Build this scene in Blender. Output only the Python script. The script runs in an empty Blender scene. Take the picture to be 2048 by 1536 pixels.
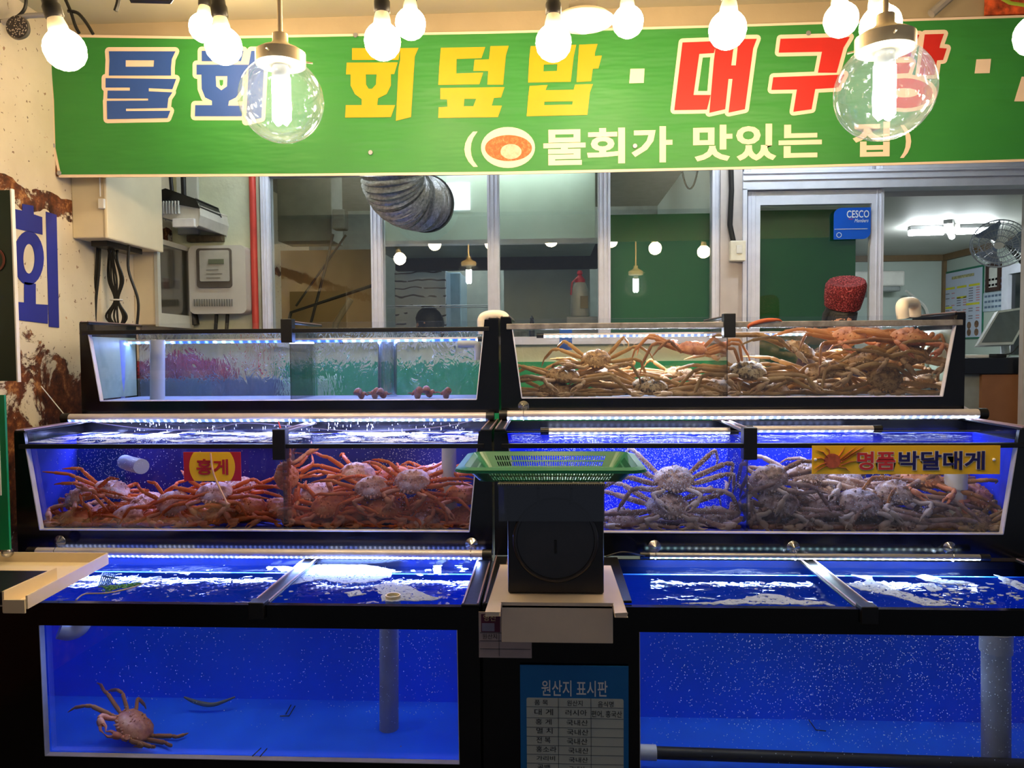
import bpy, math, random
from mathutils import Vector, Matrix, noise
from mathutils.geometry import tessellate_polygon
PI = math.pi
SC = bpy.context.scene
COL = SC.collection

# ---------------------------------------------------------------- camera
F = 1500.0
EYE = Vector((0, 0, 1.55))
CAM_M = Matrix.Translation(EYE) @ (Matrix.Rotation(math.radians(2.9), 4, 'Z') @ Matrix.Rotation(math.radians(90 - 2.4), 4, 'X') @ Matrix.Rotation(-0.0075, 4, 'Z'))
cam = bpy.data.cameras.new('camera')
cam.lens = F / 2048 * 36; cam.sensor_width = 36; cam.clip_start = .05; cam.clip_end = 60
cam_o = bpy.data.objects.new('camera', cam); COL.objects.link(cam_o)
cam_o.matrix_world = CAM_M
SC.camera = cam_o
# ---------------------------------------------------------------- world, exposure
SC.view_settings.view_transform = 'Standard'; SC.view_settings.look = 'None'
SC.view_settings.exposure = 1.25; SC.view_settings.gamma = 1.0; SC.view_settings.use_curve_mapping = False
wd = bpy.data.worlds.new('world'); SC.world = wd; wd.use_nodes = True
wd.node_tree.nodes['Background'].inputs[0].default_value = (.55, .62, .8, 1)
wd.node_tree.nodes['Background'].inputs[1].default_value = .09
BULB_L, LED_L, ROOM_L = 42.0, 66.0, 42.0

# ---------------------------------------------------------------- positions measured against real planes
def ray(px, py):
    return CAM_M.to_3x3() @ Vector(((px - 1024) / F, -(py - 768) / F, -1))
def W(px, py, Y):
    d = ray(px, py); return EYE + d * (Y / d.y)
def WX(px, py, X):
    d = ray(px, py); return EYE + d * (X / d.x)
def WZ(px, py, Z):
    d = ray(px, py); return EYE + d * ((Z - 1.55) / d.z)

# ---------------------------------------------------------------- colour and materials
def lin(c):
    return tuple((v / 255 / 12.92 if v / 255 <= .04045 else ((v / 255 + .055) / 1.055) ** 2.4) for v in c)
MATS = {}
class N:
    def __init__(s, name):
        s.m = bpy.data.materials.new(name); s.m.use_nodes = True
        s.t = s.m.node_tree; s.t.nodes.clear(); s.out = s.a('ShaderNodeOutputMaterial')
    def a(s, ty, **kw):
        n = s.t.nodes.new(ty)
        for k, v in kw.items():
            if k.startswith('i_'):
                key = k[2:]; key = int(key) if key.isdigit() else key.replace('_', ' ')
                n.inputs[key].default_value = v
            else: setattr(n, k, v)
        return n
    def l(s, a, b): s.t.links.new(a, b)
    def coord(s, scale=(1, 1, 1)):
        tc = s.a('ShaderNodeTexCoord'); mp = s.a('ShaderNodeMapping'); mp.inputs['Scale'].default_value = scale
        s.l(tc.outputs['Object'], mp.inputs['Vector']); return mp.outputs[0]
    def noise(s, scale, detail=4, vec=None, rough=.55, dist=0):
        n = s.a('ShaderNodeTexNoise'); n.inputs['Scale'].default_value = scale; n.inputs['Detail'].default_value = detail
        n.inputs['Roughness'].default_value = rough; n.inputs['Distortion'].default_value = dist
        s.l(vec if vec is not None else s.coord(), n.inputs['Vector']); return n.outputs['Fac']
    def ramp(s, fac, stops):
        r = s.a('ShaderNodeValToRGB'); e = r.color_ramp.elements
        while len(e) < len(stops): e.new(.5)
        for i, (p, c) in enumerate(stops):
            e[i].position = p; e[i].color = (*c, 1) if len(c) == 3 else c
        s.l(fac, r.inputs[0]); return r.outputs[0]
    def mixc(s, fac, a, b):
        n = s.a('ShaderNodeMix', data_type='RGBA')
        if isinstance(fac, float): n.inputs[0].default_value = fac
        else: s.l(fac, n.inputs[0])
        for v, i in ((a, 6), (b, 7)):
            if isinstance(v, tuple): n.inputs[i].default_value = (*v, 1)
            else: s.l(v, n.inputs[i])
        return n.outputs[2]
    def bump(s, h, strength=.3, dist=.01):
        b = s.a('ShaderNodeBump'); b.inputs['Strength'].default_value = strength; b.inputs['Distance'].default_value = dist
        s.l(h, b.inputs['Height']); return b.outputs[0]
    def math(s, op, a, b=None, c=None):
        n = s.a('ShaderNodeMath', operation=op)
        for i, v in enumerate((a, b, c)):
            if v is None: continue
            if isinstance(v, (int, float)): n.inputs[i].default_value = v
            else: s.l(v, n.inputs[i])
        return n.outputs[0]
    def pbsdf(s, col, rough=.5, metal=0, nrm=None, spec=.5, sss=0, emit=None, es=0, coat=0):
        p = s.a('ShaderNodeBsdfPrincipled')
        if isinstance(col, tuple): p.inputs['Base Color'].default_value = (*col, 1)
        else: s.l(col, p.inputs['Base Color'])
        if isinstance(rough, (int, float)): p.inputs['Roughness'].default_value = rough
        else: s.l(rough, p.inputs['Roughness'])
        p.inputs['Metallic'].default_value = metal; p.inputs['Specular IOR Level'].default_value = spec
        p.inputs['Coat Weight'].default_value = coat
        if nrm is not None: s.l(nrm, p.inputs['Normal'])
        if emit is not None:
            p.inputs['Emission Color'].default_value = (*emit, 1); p.inputs['Emission Strength'].default_value = es
        return p.outputs[0]
    def fin(s, sh):
        s.l(sh, s.out.inputs['Surface']); return s.m

def mat(name, rgb, rough=.5, metal=0, var=.12, scale=12, bump=.0, bs=60, spec=.5, coat=0):
    if name in MATS: return MATS[name]
    n = N(name); c = lin(rgb)
    f = n.noise(scale, 4)
    dark = tuple(v * (1 - var) for v in c); lite = tuple(min(1, v * (1 + var)) for v in c)
    col = n.ramp(f, [(.3, dark), (.7, lite)])
    nr = n.bump(n.noise(bs, 3), bump, .004) if bump else None
    MATS[name] = n.fin(n.pbsdf(col, rough, metal, nr, spec, coat=coat)); return MATS[name]

def emis(name, col, strength, base=(200, 200, 200)):
    if name in MATS: return MATS[name]
    n = N(name); e = n.a('ShaderNodeEmission'); e.inputs[0].default_value = (*col, 1); e.inputs[1].default_value = strength
    MATS[name] = n.fin(e.outputs[0]); return MATS[name]

def led_mat(name, col, col2, strength, period):
    """a row of separate diodes under a diffuser: bright spots along the strip, some white and some blue"""
    if name in MATS: return MATS[name]
    n = N(name); v = n.coord(); sx = n.a('ShaderNodeSeparateXYZ'); n.l(v, sx.inputs[0])
    s = n.math('MULTIPLY_ADD', n.math('SINE', n.math('MULTIPLY', sx.outputs[0], 2 * PI / period)), .5, .5)
    k = n.math('MULTIPLY_ADD', n.math('POWER', s, 4), 1.7, .22)
    big = n.noise(3.0, 1, v)
    c = n.mixc(n.math('GREATER_THAN', big, .5), col, col2)
    e = n.a('ShaderNodeEmission'); n.l(c, e.inputs[0]); n.l(n.math('MULTIPLY', k, strength), e.inputs[1])
    MATS[name] = n.fin(e.outputs[0]); return MATS[name]

def thin_glass(name, tint=(1, 1, 1), rough=.0, base=.04, bump=0, bs=8, spots=False):
    if name in MATS: return MATS[name]
    n = N(name)
    tr = n.a('ShaderNodeBsdfTransparent'); tr.inputs[0].default_value = (*tint, 1)
    gl = n.a('ShaderNodeBsdfGlossy'); gl.inputs['Roughness'].default_value = rough
    nr = None
    if bump:
        nr = n.bump(n.noise(bs, 3), bump, .01); n.l(nr, gl.inputs['Normal'])
    fr = n.a('ShaderNodeFresnel'); fr.inputs[0].default_value = 1.45
    if nr: n.l(nr, fr.inputs['Normal'])
    fac = n.math('MINIMUM', n.math('ADD', n.math('MULTIPLY', fr.outputs[0], 1.6), base - .04), .9)
    mx = n.a('ShaderNodeMixShader'); n.l(fac, mx.inputs[0]); n.l(tr.outputs[0], mx.inputs[1]); n.l(gl.outputs[0], mx.inputs[2])
    sh = mx.outputs[0]
    if spots:                                     # dried water drops and grime
        f = n.noise(90, 2); k = n.math('MULTIPLY', n.math('GREATER_THAN', f, .69), .3)
        df = n.a('ShaderNodeBsdfDiffuse'); df.inputs[0].default_value = (.7, .72, .75, 1)
        m2 = n.a('ShaderNodeMixShader'); n.l(k, m2.inputs[0]); n.l(sh, m2.inputs[1]); n.l(df.outputs[0], m2.inputs[2]); sh = m2.outputs[0]
    MATS[name] = n.fin(sh); return MATS[name]

def water_mat(name, tint, foam, scale=2.2, thr=.56, ripple=.5):
    """water surface: reflective rippled film over clear tinted water, with rafts of white foam"""
    if name in MATS: return MATS[name]
    n = N(name); v = n.coord()
    rip = n.bump(n.noise(14, 3, v, dist=.6), ripple, .03)
    tr = n.a('ShaderNodeBsdfTransparent'); tr.inputs[0].default_value = (*tint, 1)
    gl = n.a('ShaderNodeBsdfGlossy'); gl.inputs['Roughness'].default_value = .03; n.l(rip, gl.inputs['Normal'])
    fr = n.a('ShaderNodeFresnel'); fr.inputs[0].default_value = 1.33; n.l(rip, fr.inputs['Normal'])
    mx = n.a('ShaderNodeMixShader'); n.l(n.math('MINIMUM', n.math('MULTIPLY', fr.outputs[0], .42), .3), mx.inputs[0]); n.l(tr.outputs[0], mx.inputs[1]); n.l(gl.outputs[0], mx.inputs[2])
    sh = mx.outputs[0]
    if foam:
        a = n.noise(scale, 6, v, .62, .8); edge = n.a('ShaderNodeMapRange'); n.l(a, edge.inputs[0])
        edge.inputs[1].default_value = thr; edge.inputs[2].default_value = thr + .02
        holes = n.math('GREATER_THAN', n.noise(120, 2, v), .40)
        k = n.math('MULTIPLY', n.math('MULTIPLY', edge.outputs[0], holes), foam)
        df = n.a('ShaderNodeBsdfDiffuse'); df.inputs[0].default_value = (.62, .68, .85, 1)
        n.l(n.bump(n.noise(200, 2, v), .6, .004), df.inputs['Normal'])
        m2 = n.a('ShaderNodeMixShader'); n.l(k, m2.inputs[0]); n.l(sh, m2.inputs[1]); n.l(df.outputs[0], m2.inputs[2]); sh = m2.outputs[0]
    MATS[name] = n.fin(sh); return MATS[name]

def wavy_mat():
    n = N('running_water_film'); v = n.coord((1, 1, .45))
    a = n.noise(16, 3, v, dist=1.2)
    nr = n.bump(a, 1.0, .055)
    rf = n.a('ShaderNodeBsdfRefraction'); rf.inputs['IOR'].default_value = 1.1; rf.inputs['Roughness'].default_value = .02
    rf.inputs['Color'].default_value = (.86, .95, 1, 1); n.l(nr, rf.inputs['Normal'])
    gl = n.a('ShaderNodeBsdfGlossy'); gl.inputs['Roughness'].default_value = .12; n.l(nr, gl.inputs['Normal'])
    df = n.a('ShaderNodeBsdfTranslucent'); df.inputs[0].default_value = (.75, .85, 1, 1)
    m = n.a('ShaderNodeMixShader'); m.inputs[0].default_value = .04; n.l(rf.outputs[0], m.inputs[1]); n.l(gl.outputs[0], m.inputs[2])
    d2 = n.a('ShaderNodeBsdfDiffuse'); d2.inputs[0].default_value = (.55, .7, .95, 1); n.l(nr, d2.inputs['Normal'])
    m3 = n.a('ShaderNodeMixShader'); m3.inputs[0].default_value = .05; n.l(m.outputs[0], m3.inputs[1]); n.l(d2.outputs[0], m3.inputs[2])
    return n.fin(m3.outputs[0])

def rust_wall_mat():
    n = N('rusted_painted_steel'); v = n.coord(); sx = n.a('ShaderNodeSeparateXYZ'); n.l(v, sx.inputs[0])
    z = sx.outputs[2]
    f = n.noise(5.5, 9, v, .72, .5)
    zz = n.math('DIVIDE', z, 3.2)
    low = n.ramp(zz, [(0, (.34,) * 3), (.35, (.31,) * 3), (.42, (.24,) * 3), (.475, (.16,) * 3), (.515, (.11,) * 3), (.555, (0,) * 3)])
    band = n.math('MULTIPLY', n.math('COMPARE', n.math('ADD', z, n.math('MULTIPLY', n.noise(6, 2, v), .12)), 2.36, .055), .24)
    k = n.math('ADD', n.math('ADD', f, low), band)
    paint = n.ramp(n.noise(2.5, 5, v), [(.3, lin((206, 192, 166))), (.7, lin((226, 214, 190)))])
    rust = n.ramp(n.noise(11, 8, v, .75), [(.36, lin((30, 15, 10))), (.47, lin((84, 42, 24))), (.56, lin((120, 66, 34))), (.66, lin((196, 140, 84)))])
    msk = n.a('ShaderNodeMapRange'); n.l(k, msk.inputs[0]); msk.inputs[1].default_value = .66; msk.inputs[2].default_value = .70
    speck = n.math('GREATER_THAN', n.noise(38, 4, v), .665)
    mm = n.math('MAXIMUM', msk.outputs[0], n.math('MULTIPLY', speck, .8))
    return n.fin(n.pbsdf(n.mixc(mm, paint, rust), .6, 0, n.bump(mm, .5, -.004)))

BLACK = mat('black_acrylic', (9, 9, 11), .16, var=.3)
BLACKM = mat('black_plastic', (12, 11, 12), .4, bump=.1)
ALU = mat('aluminium_profile', (176, 174, 180), .36, .75, var=.08)
ALUP = mat('pink_anodised_strip', (186, 158, 160), .35, .6, var=.08)
WINALU = mat('painted_window_frame', (222, 224, 238), .42, .1, var=.06)
WHITEP = mat('white_pvc', (222, 220, 214), .38, var=.05)
BEIGEP = mat('beige_plastic', (214, 200, 176), .42, var=.05)
BLUEL = mat('blue_tank_liner', (22, 66, 205), .6, var=.1, scale=5)
BLUED = mat('deep_blue_tank_liner', (14, 30, 150), .6, var=.15, scale=4)
GLASS = thin_glass('tank_glass', (.985, .99, 1), base=.03, spots=False)
PANE = thin_glass('shop_window_glass', (.96, .98, .97), base=.07)
CORD = mat('black_cable_rubber', (14, 13, 13), .5)
SIL = mat('white_silicone_edge', (205, 205, 222), .4)

# ---------------------------------------------------------------- mesh helpers
WM = {}
class MB:
    def __init__(s): s.v = []; s.f = []; s.mi = []; s.cur = 0
    def add(s, vs, fs):
        o = len(s.v); s.v += [Vector(p) for p in vs]; s.f += [[i + o for i in f] for f in fs]; s.mi += [s.cur] * len(fs); return s
    def box(s, x0, x1, y0, y1, z0, z1, M=None):
        vs = [Vector(p) for p in ((x0, y0, z0), (x1, y0, z0), (x1, y1, z0), (x0, y1, z0), (x0, y0, z1), (x1, y0, z1), (x1, y1, z1), (x0, y1, z1))]
        if M: vs = [M @ p for p in vs]
        return s.add(vs, [(0, 3, 2, 1), (4, 5, 6, 7), (0, 1, 5, 4), (1, 2, 6, 5), (2, 3, 7, 6), (3, 0, 4, 7)])
    def quad(s, *p): return s.add(p, [tuple(range(len(p)))])
    def prism(s, loops, ext):
        """polygon (outer loop, then holes) given as 3D points, extruded along ext"""
        loops = [[Vector(p) for p in l] for l in loops]; ext = Vector(ext)
        flat = [p for l in loops for p in l]; n = len(flat)
        tris = tessellate_polygon(loops)
        fs = [tuple(t) for t in tris] + [tuple(i + n for i in reversed(t)) for t in tris]
        o = 0
        for l in loops:
            k = len(l)
            for i in range(k):
                j = (i + 1) % k; fs.append((o + i, o + j, o + j + n, o + i + n))
            o += k
        return s.add(flat + [p + ext for p in flat], fs)
    def tube(s, pts, r, n=8, flat=1.0, cap=True, up=None):
        pts = [Vector(p) for p in pts]; m = len(pts)
        rs = r if isinstance(r, (list, tuple)) else [r] * m
        vs = []; fs = []
        t0 = (pts[1] - pts[0]).normalized()
        u = Vector(up) if up else (Vector((0, 0, 1)) if abs(t0.z) < .9 else Vector((1, 0, 0)))
        a = (u - t0 * u.dot(t0)).normalized()
        for i in range(m):
            t = (pts[min(i + 1, m - 1)] - pts[max(i - 1, 0)])
            t = t.normalized() if t.length > 1e-9 else t0
            a = a - t * a.dot(t); a = a.normalized() if a.length > 1e-6 else t.orthogonal().normalized()
            b = t.cross(a)
            for k in range(n):
                th = 2 * PI * k / n; vs.append(pts[i] + a * (math.cos(th) * rs[i] * flat) + b * (math.sin(th) * rs[i]))
        for i in range(m - 1):
            for k in range(n):
                j = (k + 1) % n; fs.append((i * n + k, i * n + j, (i + 1) * n + j, (i + 1) * n + k))
        if cap: fs.append(tuple(range(n))[::-1]); fs.append(tuple((m - 1) * n + k for k in range(n)))
        return s.add(vs, fs)
    def lathe(s, prof, c=(0, 0, 0), n=24, M=None, sx=1, sy=1):
        """prof: (radius, height) pairs around +Z"""
        c = Vector(c); vs = []; fs = []
        for (r, z) in prof:
            for k in range(n):
                th = 2 * PI * k / n; p = Vector((r * math.cos(th) * sx, r * math.sin(th) * sy, z))
                vs.append((M @ p if M else p) + c)
        for i in range(len(prof) - 1):
            for k in range(n):
                j = (k + 1) % n; fs.append((i * n + k, i * n + j, (i + 1) * n + j, (i + 1) * n + k))
        if prof[0][0] > 1e-5: fs.append(tuple(range(n))[::-1])
        if prof[-1][0] > 1e-5: fs.append(tuple((len(prof) - 1) * n + k for k in range(n)))
        return s.add(vs, fs)
    def ball(s, c, r, n=16, m=10, sx=1, sy=1, sz=1):
        return s.lathe([(r * math.sin(PI * i / m) + 1e-6, -r * math.cos(PI * i / m) * sz) for i in range(m + 1)], c, n, sx=sx, sy=sy)
    def build(s, name, m, parent=None, smooth=False, bevel=0, mods=None, origin=None):
        me = bpy.data.meshes.new(name)
        if parent is not None: inv = WM[parent.name].inverted(); vs = [inv @ p for p in s.v]; mw = WM[parent.name]
        else:
            if origin is None:
                lo = [min(p[i] for p in s.v) for i in range(3)]; hi = [max(p[i] for p in s.v) for i in range(3)]
                origin = Vector(((lo[0] + hi[0]) / 2, (lo[1] + hi[1]) / 2, lo[2]))
            mw = Matrix.Translation(origin); vs = [p - Vector(origin) for p in s.v]
        me.from_pydata([tuple(p) for p in vs], [], s.f); me.validate(); me.update()
        for x in (m if isinstance(m, (list, tuple)) else [m]): me.materials.append(x)
        if len(me.polygons) == len(s.mi):
            for p, i in zip(me.polygons, s.mi): p.material_index = i
        o = bpy.data.objects.new(name, me); COL.objects.link(o)
        if parent is not None: o.parent = parent
        else: o.location = origin
        WM[o.name] = mw
        if smooth:
            me.polygons.foreach_set('use_smooth', [True] * len(me.polygons))
            me.set_sharp_from_angle(angle=math.radians(50))
        if bevel:
            b = o.modifiers.new('bevel', 'BEVEL'); b.width = bevel; b.segments = 2; b.limit_method = 'ANGLE'; b.angle_limit = math.radians(50)
        return o

def tag(o, label=None, cat=None, group=None, kind=None):
    if label: o['label'] = label
    if cat: o['category'] = cat
    if group: o['group'] = group
    if kind: o['kind'] = kind
    return o
def thing(name, label, cat, loc, group=None, M=None):
    o = bpy.data.objects.new(name, None); COL.objects.link(o); o.empty_display_size = .05
    mw = M if M is not None else Matrix.Translation(Vector(loc)); o.matrix_world = mw
    WM[o.name] = mw.copy(); return tag(o, label, cat, group)
def struct(o): o['kind'] = 'structure'; return o

TEXTN = [0]
def text_mb(body, height, center, bold=.0, wscale=1.0, right=(1, 0, 0), up=(0, 0, 1), mb=None, align='CENTER', space=1.0, shear=0):
    """writing as real raised lettering: built from the font's outlines, laid in the plane of right/up, facing right x up"""
    c = bpy.data.curves.new('lettering', 'FONT'); c.body = body; c.offset = bold; c.space_character = space; c.resolution_u = 3; c.shear = shear
    o = bpy.data.objects.new('lettering', c); COL.objects.link(o)
    me = bpy.data.meshes.new_from_object(o.evaluated_get(bpy.context.evaluated_depsgraph_get()))
    bpy.data.objects.remove(o)
    xs = [v.co.x for v in me.vertices]; ys = [v.co.y for v in me.vertices]
    if not xs: return mb or MB()
    x0, x1, y0, y1 = min(xs), max(xs), min(ys), max(ys)
    k = height / (y1 - y0); cx = (x0 + x1) / 2 if align == 'CENTER' else (x0 if align == 'LEFT' else x1); cy = (y0 + y1) / 2
    r = Vector(right); u = Vector(up); C = Vector(center)
    mb = mb or MB()
    mb.add([C + r * ((v.co.x - cx) * k * wscale) + u * ((v.co.y - cy) * k) for v in me.vertices], [tuple(p.vertices) for p in me.polygons])
    mb.last_w = (x1 - x0) * k * wscale
    bpy.data.meshes.remove(me); return mb
def text_fit(body, width, height, center, **kw):
    """the same, stretched to a width as well"""
    t = MB(); text_mb(body, height, (0, 0, 0), mb=t, **{k: v for k, v in kw.items() if k in ('bold', 'space', 'shear')})
    w = t.last_w
    return text_mb(body, height, center, wscale=width / w, **kw)

# ================================================================ THE SETTING
RUST = rust_wall_mat()
XW = -2.45                                   # the rusted side wall
YB = 4.8                                     # the shop front with its windows
ZC = 3.2
def S(name, m, *boxes, origin=(0, 0, 0), kind=True, parent=None, bevel=0):
    mb = MB()
    for b in boxes: mb.box(*b)
    o = mb.build(name, m, parent, origin=origin if parent is None else None, bevel=bevel)
    return struct(o) if parent is None and kind else o
S('floor', mat('wet_concrete_floor', (58, 58, 60), .3, var=.3, scale=3, bump=.2), (XW - .1, 4.6, -.6, 9, -.1, 0))
S('floor_platform', mat('raised_floor_tiles', (110, 108, 104), .5), (XW, 4.3, 3.95, 8.6, 0, .2))
S('wall_left', RUST, (XW - .1, XW, -.6, 9, 0, ZC))
S('ceiling', mat('painted_ceiling_board', (188, 180, 150), .6, var=.05, scale=3), (XW - .1, 4.6, -.6, YB + .1, ZC, ZC + .1))
S('trim_1', mat('cream_painted_beam', (176, 158, 128), .5, var=.06, scale=4, bump=.15), (XW, .02, 3.70, 3.86, 2.62, ZC), (.05, 4.5, 3.70, 3.86, 2.62, ZC), (.02, .05, 3.69, 3.86, 2.62, ZC))
PLA = mat('rough_cream_plaster', (206, 208, 178), .75, var=.08, scale=6, bump=.55, bs=38)
S('wall_back', PLA, (XW, -1.87, YB, YB + .15, 0, ZC), (-1.87, 1.06, YB, YB + .12, 0, 1.60), (-1.87, 1.06, YB, YB + .12, 2.74, ZC), (1.06, 4.3, YB, YB + .12, 2.80, ZC), (3.14, 4.3, YB, YB + .12, 0, 2.8))
DADO = S('trim_2', mat('green_painted_dado', (0, 150, 88), .5), (-1.74, 1.02, YB - .03, YB, 1.0, 1.49), origin=None)
PINK = mat('pinkish_painted_steel', (196, 186, 182), .5, var=.05)
S('trim_3', PINK, (1.06, 1.17, YB - .06, YB + .08, 0, 2.8), (1.17, 1.20, YB - .03, YB + .08, 0, 2.8))
o = MB().tube([(-1.895, YB - .03, .2), (-1.90, YB - .03, 3.1)], .022, 10).build('trim_4', mat('red_painted_pipe', (190, 60, 48), .4), smooth=True); struct(o)

def frame_window(name, X0, X1, z0, z1, cols, yd=0.0, mullw=.05):
    """a window with frame, mullions (cols = X positions) and its panes"""
    e = struct(thing(name, None, None, (X0, YB, z0)))
    y0, y1 = YB - .035 + yd, YB + .05 + yd
    f = MB()
    f.box(X0, X0 + .055, y0, y1, z0, z1); f.box(X1 - .055, X1, y0, y1, z0, z1)
    f.box(X0 + .055, X1 - .055, y0, y1, z0, z0 + .05); f.box(X0 + .055, X1 - .055, y0, y1, z1 - .05, z1)
    for q in (.018, .036):                       # sliding-track ribs on the profile
        f.box(X0 + q, X0 + q + .004, y0 - .006, y0, z0, z1); f.box(X1 - q, X1 - q + .004, y0 - .006, y0, z0, z1)
    f.build('window_frame', WINALU, e)
    xs = [X0 + .055] + list(cols) + [X1 - .055]
    for c in cols:
        m = MB(); m.box(c - mullw / 2, c + mullw / 2, y0 - .012, y1 - .02, z0 + .05, z1 - .05)
        for q in (-.35, 0, .35): m.box(c + q * mullw - .003, c + q * mullw + .003, y0 - .02, y0 - .012, z0 + .05, z1 - .05)
        m.build('mullion', WINALU, e)
    for a, b in zip(xs[:-1], xs[1:]):
        MB().box(a, b, YB + .0 + yd, YB + .006 + yd, z0 + .05, z1 - .05).build('window_pane', PANE, e)
    return e
def X8(px, Y=YB): return W(px, 520, Y).x
frame_window('window_1', X8(527), X8(1440), 1.60, 2.74, [X8(757), X8(988), X8(1208)], mullw=.075)
m = MB()
m.box(1.20, 3.14, YB - .05, YB + .08, 2.545, 2.655); m.box(1.20, 3.14, YB - .06, YB - .05, 2.60, 2.606); m.box(1.20, 3.14, YB - .06, YB - .05, 2.64, 2.646)
struct(m.build('trim_5', WINALU))
frame_window('window_2', 1.21, X8(1742), 2.66, 2.80, [], 0); frame_window('window_3', X8(1745), 3.14, 2.66, 2.80, [], 0)
# sliding door leaf with its pane, and the dark track beside it
d = struct(thing('door_1', None, None, (X8(1500), YB, .2)))
xa, xb = X8(1494), X8(1764)
m = MB(); m.box(xa, xa + .075, YB - .02, YB + .03, .2, 2.54); m.box(xb - .075, xb, YB - .02, YB + .03, .2, 2.54)
m.box(xa + .075, xb - .075, YB - .02, YB + .03, 2.455, 2.54); m.box(xa + .075, xb - .075, YB - .02, YB + .03, .2, .32)
for q in (.02, .045): m.box(xa + q, xa + q + .004, YB - .026, YB - .02, .2, 2.54); m.box(xb - q, xb - q + .004, YB - .026, YB - .02, .2, 2.54)
m.build('door_frame', WINALU, d)
MB().box(xa + .075, xb - .075, YB + .0, YB + .006, .32, 2.455).build('door_pane', PANE, d)
S('trim_6', WINALU, (1.20, 1.225, YB - .05, YB + .06, .2, 2.55))

# rooms behind the glass
INW = mat('pale_room_wall', (186, 198, 190), .6, var=.04, scale=3)
CEI = mat('white_room_ceiling', (200, 200, 194), .6, var=.04, scale=2)
XR = 4.08; YE = 8.0; ZI = 2.52
S('wall_right', INW, (XR, XR + .1, YB + .12, YE + .1, .2, ZC))
S('wall_end', INW, (1.12, XR + .1, YE, YE + .1, .2, ZC))
S('ceiling_room', CEI, (1.12, XR, YB + .12, YE, ZI, ZI + .08))
S('trim_7', mat('brown_cornice', (120, 96, 66), .5), (1.12, XR, YE - .05, YE, ZI - .06, ZI), (XR - .05, XR, YB + .3, YE - .05, ZI - .06, ZI), (XR - .035, XR, YE - .035, YE, .2, ZI - .06))
S('wall_partition', INW, (1.08, 1.14, YB + .14, YE + .1, .2, ZC))
KW = mat('kitchen_wall', (150, 156, 150), .6, var=.1)
S('wall_kitchen', KW, (XW, 1.12, 7.6, 7.7, .2, ZC)); S('ceiling_kitchen', mat('kitchen_ceiling', (120, 120, 116), .6), (XW, 1.12, YB + .16, 7.6, 3.0, 3.08))

# ================================================================ SHOP FRONT FITTINGS
def sbox(name, label, cat, m, b, bevel=.004, parent=None, group=None):
    o = MB().box(*b).build(name, m, parent, bevel=bevel)
    return tag(o, label, cat, group) if parent is None else o
GRN = mat('green_sheet', (0, 118, 62), .45, var=.05, scale=3)
sbox('green_panel', 'tall green sheet standing behind the shop window pane beside the door post', 'panel', GRN, (X8(1216), X8(1424), YB + .062, YB + .067, 1.655, W(1300, 429, YB + .07).z), 0)
sbox('green_panel', 'green sheet standing behind the sliding door pane', 'panel', mat('dark_green_sheet', (20, 112, 50), .45, var=.06, scale=3), (X8(1524), X8(1724), YB + .1, YB + .105, .2, W(1600, 420, YB + .1).z), 0)
# grey cables and folded sheet above the green panel
MB().tube([W(1330 + 60 * t, 350 + 110 * math.sin(PI * t) * (.3), YB + .3) for t in [i / 12 for i in range(13)]], .006, 6)
c = MB().tube([W(1357 + 45 * t, 240 + 138 * math.sin(PI * t) ** .4, YB + .3) for t in [i / 14 for i in range(15)]], .006, 6).build('wire_loop', CORD, smooth=True)
tag(c, 'dark wire hanging in a loop above the green sheet in the window', 'cable')
# CESCO member board on the door
B = thing('blue_sticker_board', 'blue member board with white lettering on the sliding door', 'sign', W(1704, 480, YB - .03))
def rrect(x0, x1, z0, z1, r, corners, Y, n=6):
    pts = []
    for (cx, cz, a0, k) in ((x1 - r, z0 + r, -90, 0), (x1 - r, z1 - r, 0, 1), (x0 + r, z1 - r, 90, 2), (x0 + r, z0 + r, 180, 3)):
        if k in corners: pts += [Vector((cx + r * math.cos(math.radians(a0 + 90 * i / n)), Y, cz + r * math.sin(math.radians(a0 + 90 * i / n)))) for i in range(n + 1)]
        else: pts.append(Vector((x1 if k < 2 else x0, Y, z0 if k in (0, 3) else z1)))
    return pts
p0, p1 = W(1667, 479, YB - .03), W(1741, 415, YB - .03)
MB().prism([rrect(p0.x, p1.x, p0.z, p1.z, .045, (0, 2), YB - .036)], (0, .008, 0)).build('board', mat('blue_board', (8, 84, 196), .35, var=.03), B)
WT = mat('white_print', (235, 235, 235), .5, var=.02)
text_fit('CESCO', .135, .045, W(1716, 428, YB - .037), bold=.01).build('lettering', WT, B)
text_fit('Members', .085, .022, W(1723, 441, YB - .037), shear=.4).build('lettering', WT, B)
text_fit('Happy', .03, .012, W(1702, 438, YB - .037), shear=.4).build('lettering', mat('red_print', (200, 50, 50), .5), B)
m = MB(); a = W(1669, 459, YB - .037); b = W(1735, 459, YB - .037); m.box(a.x, b.x, a.y - .001, a.y, a.z, a.z + .003)
c0 = W(1678, 470, YB - .037); m.prism([[c0 + Vector((.016 * math.cos(t), 0, .016 * math.sin(t))) for t in [i * PI / 8 for i in range(16)]], [c0 + Vector((.013 * math.cos(t), 0, .013 * math.sin(t))) for t in [i * PI / 8 for i in range(16)]]], (0, -.001, 0))
m.build('line_and_seal', WT, B)
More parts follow.
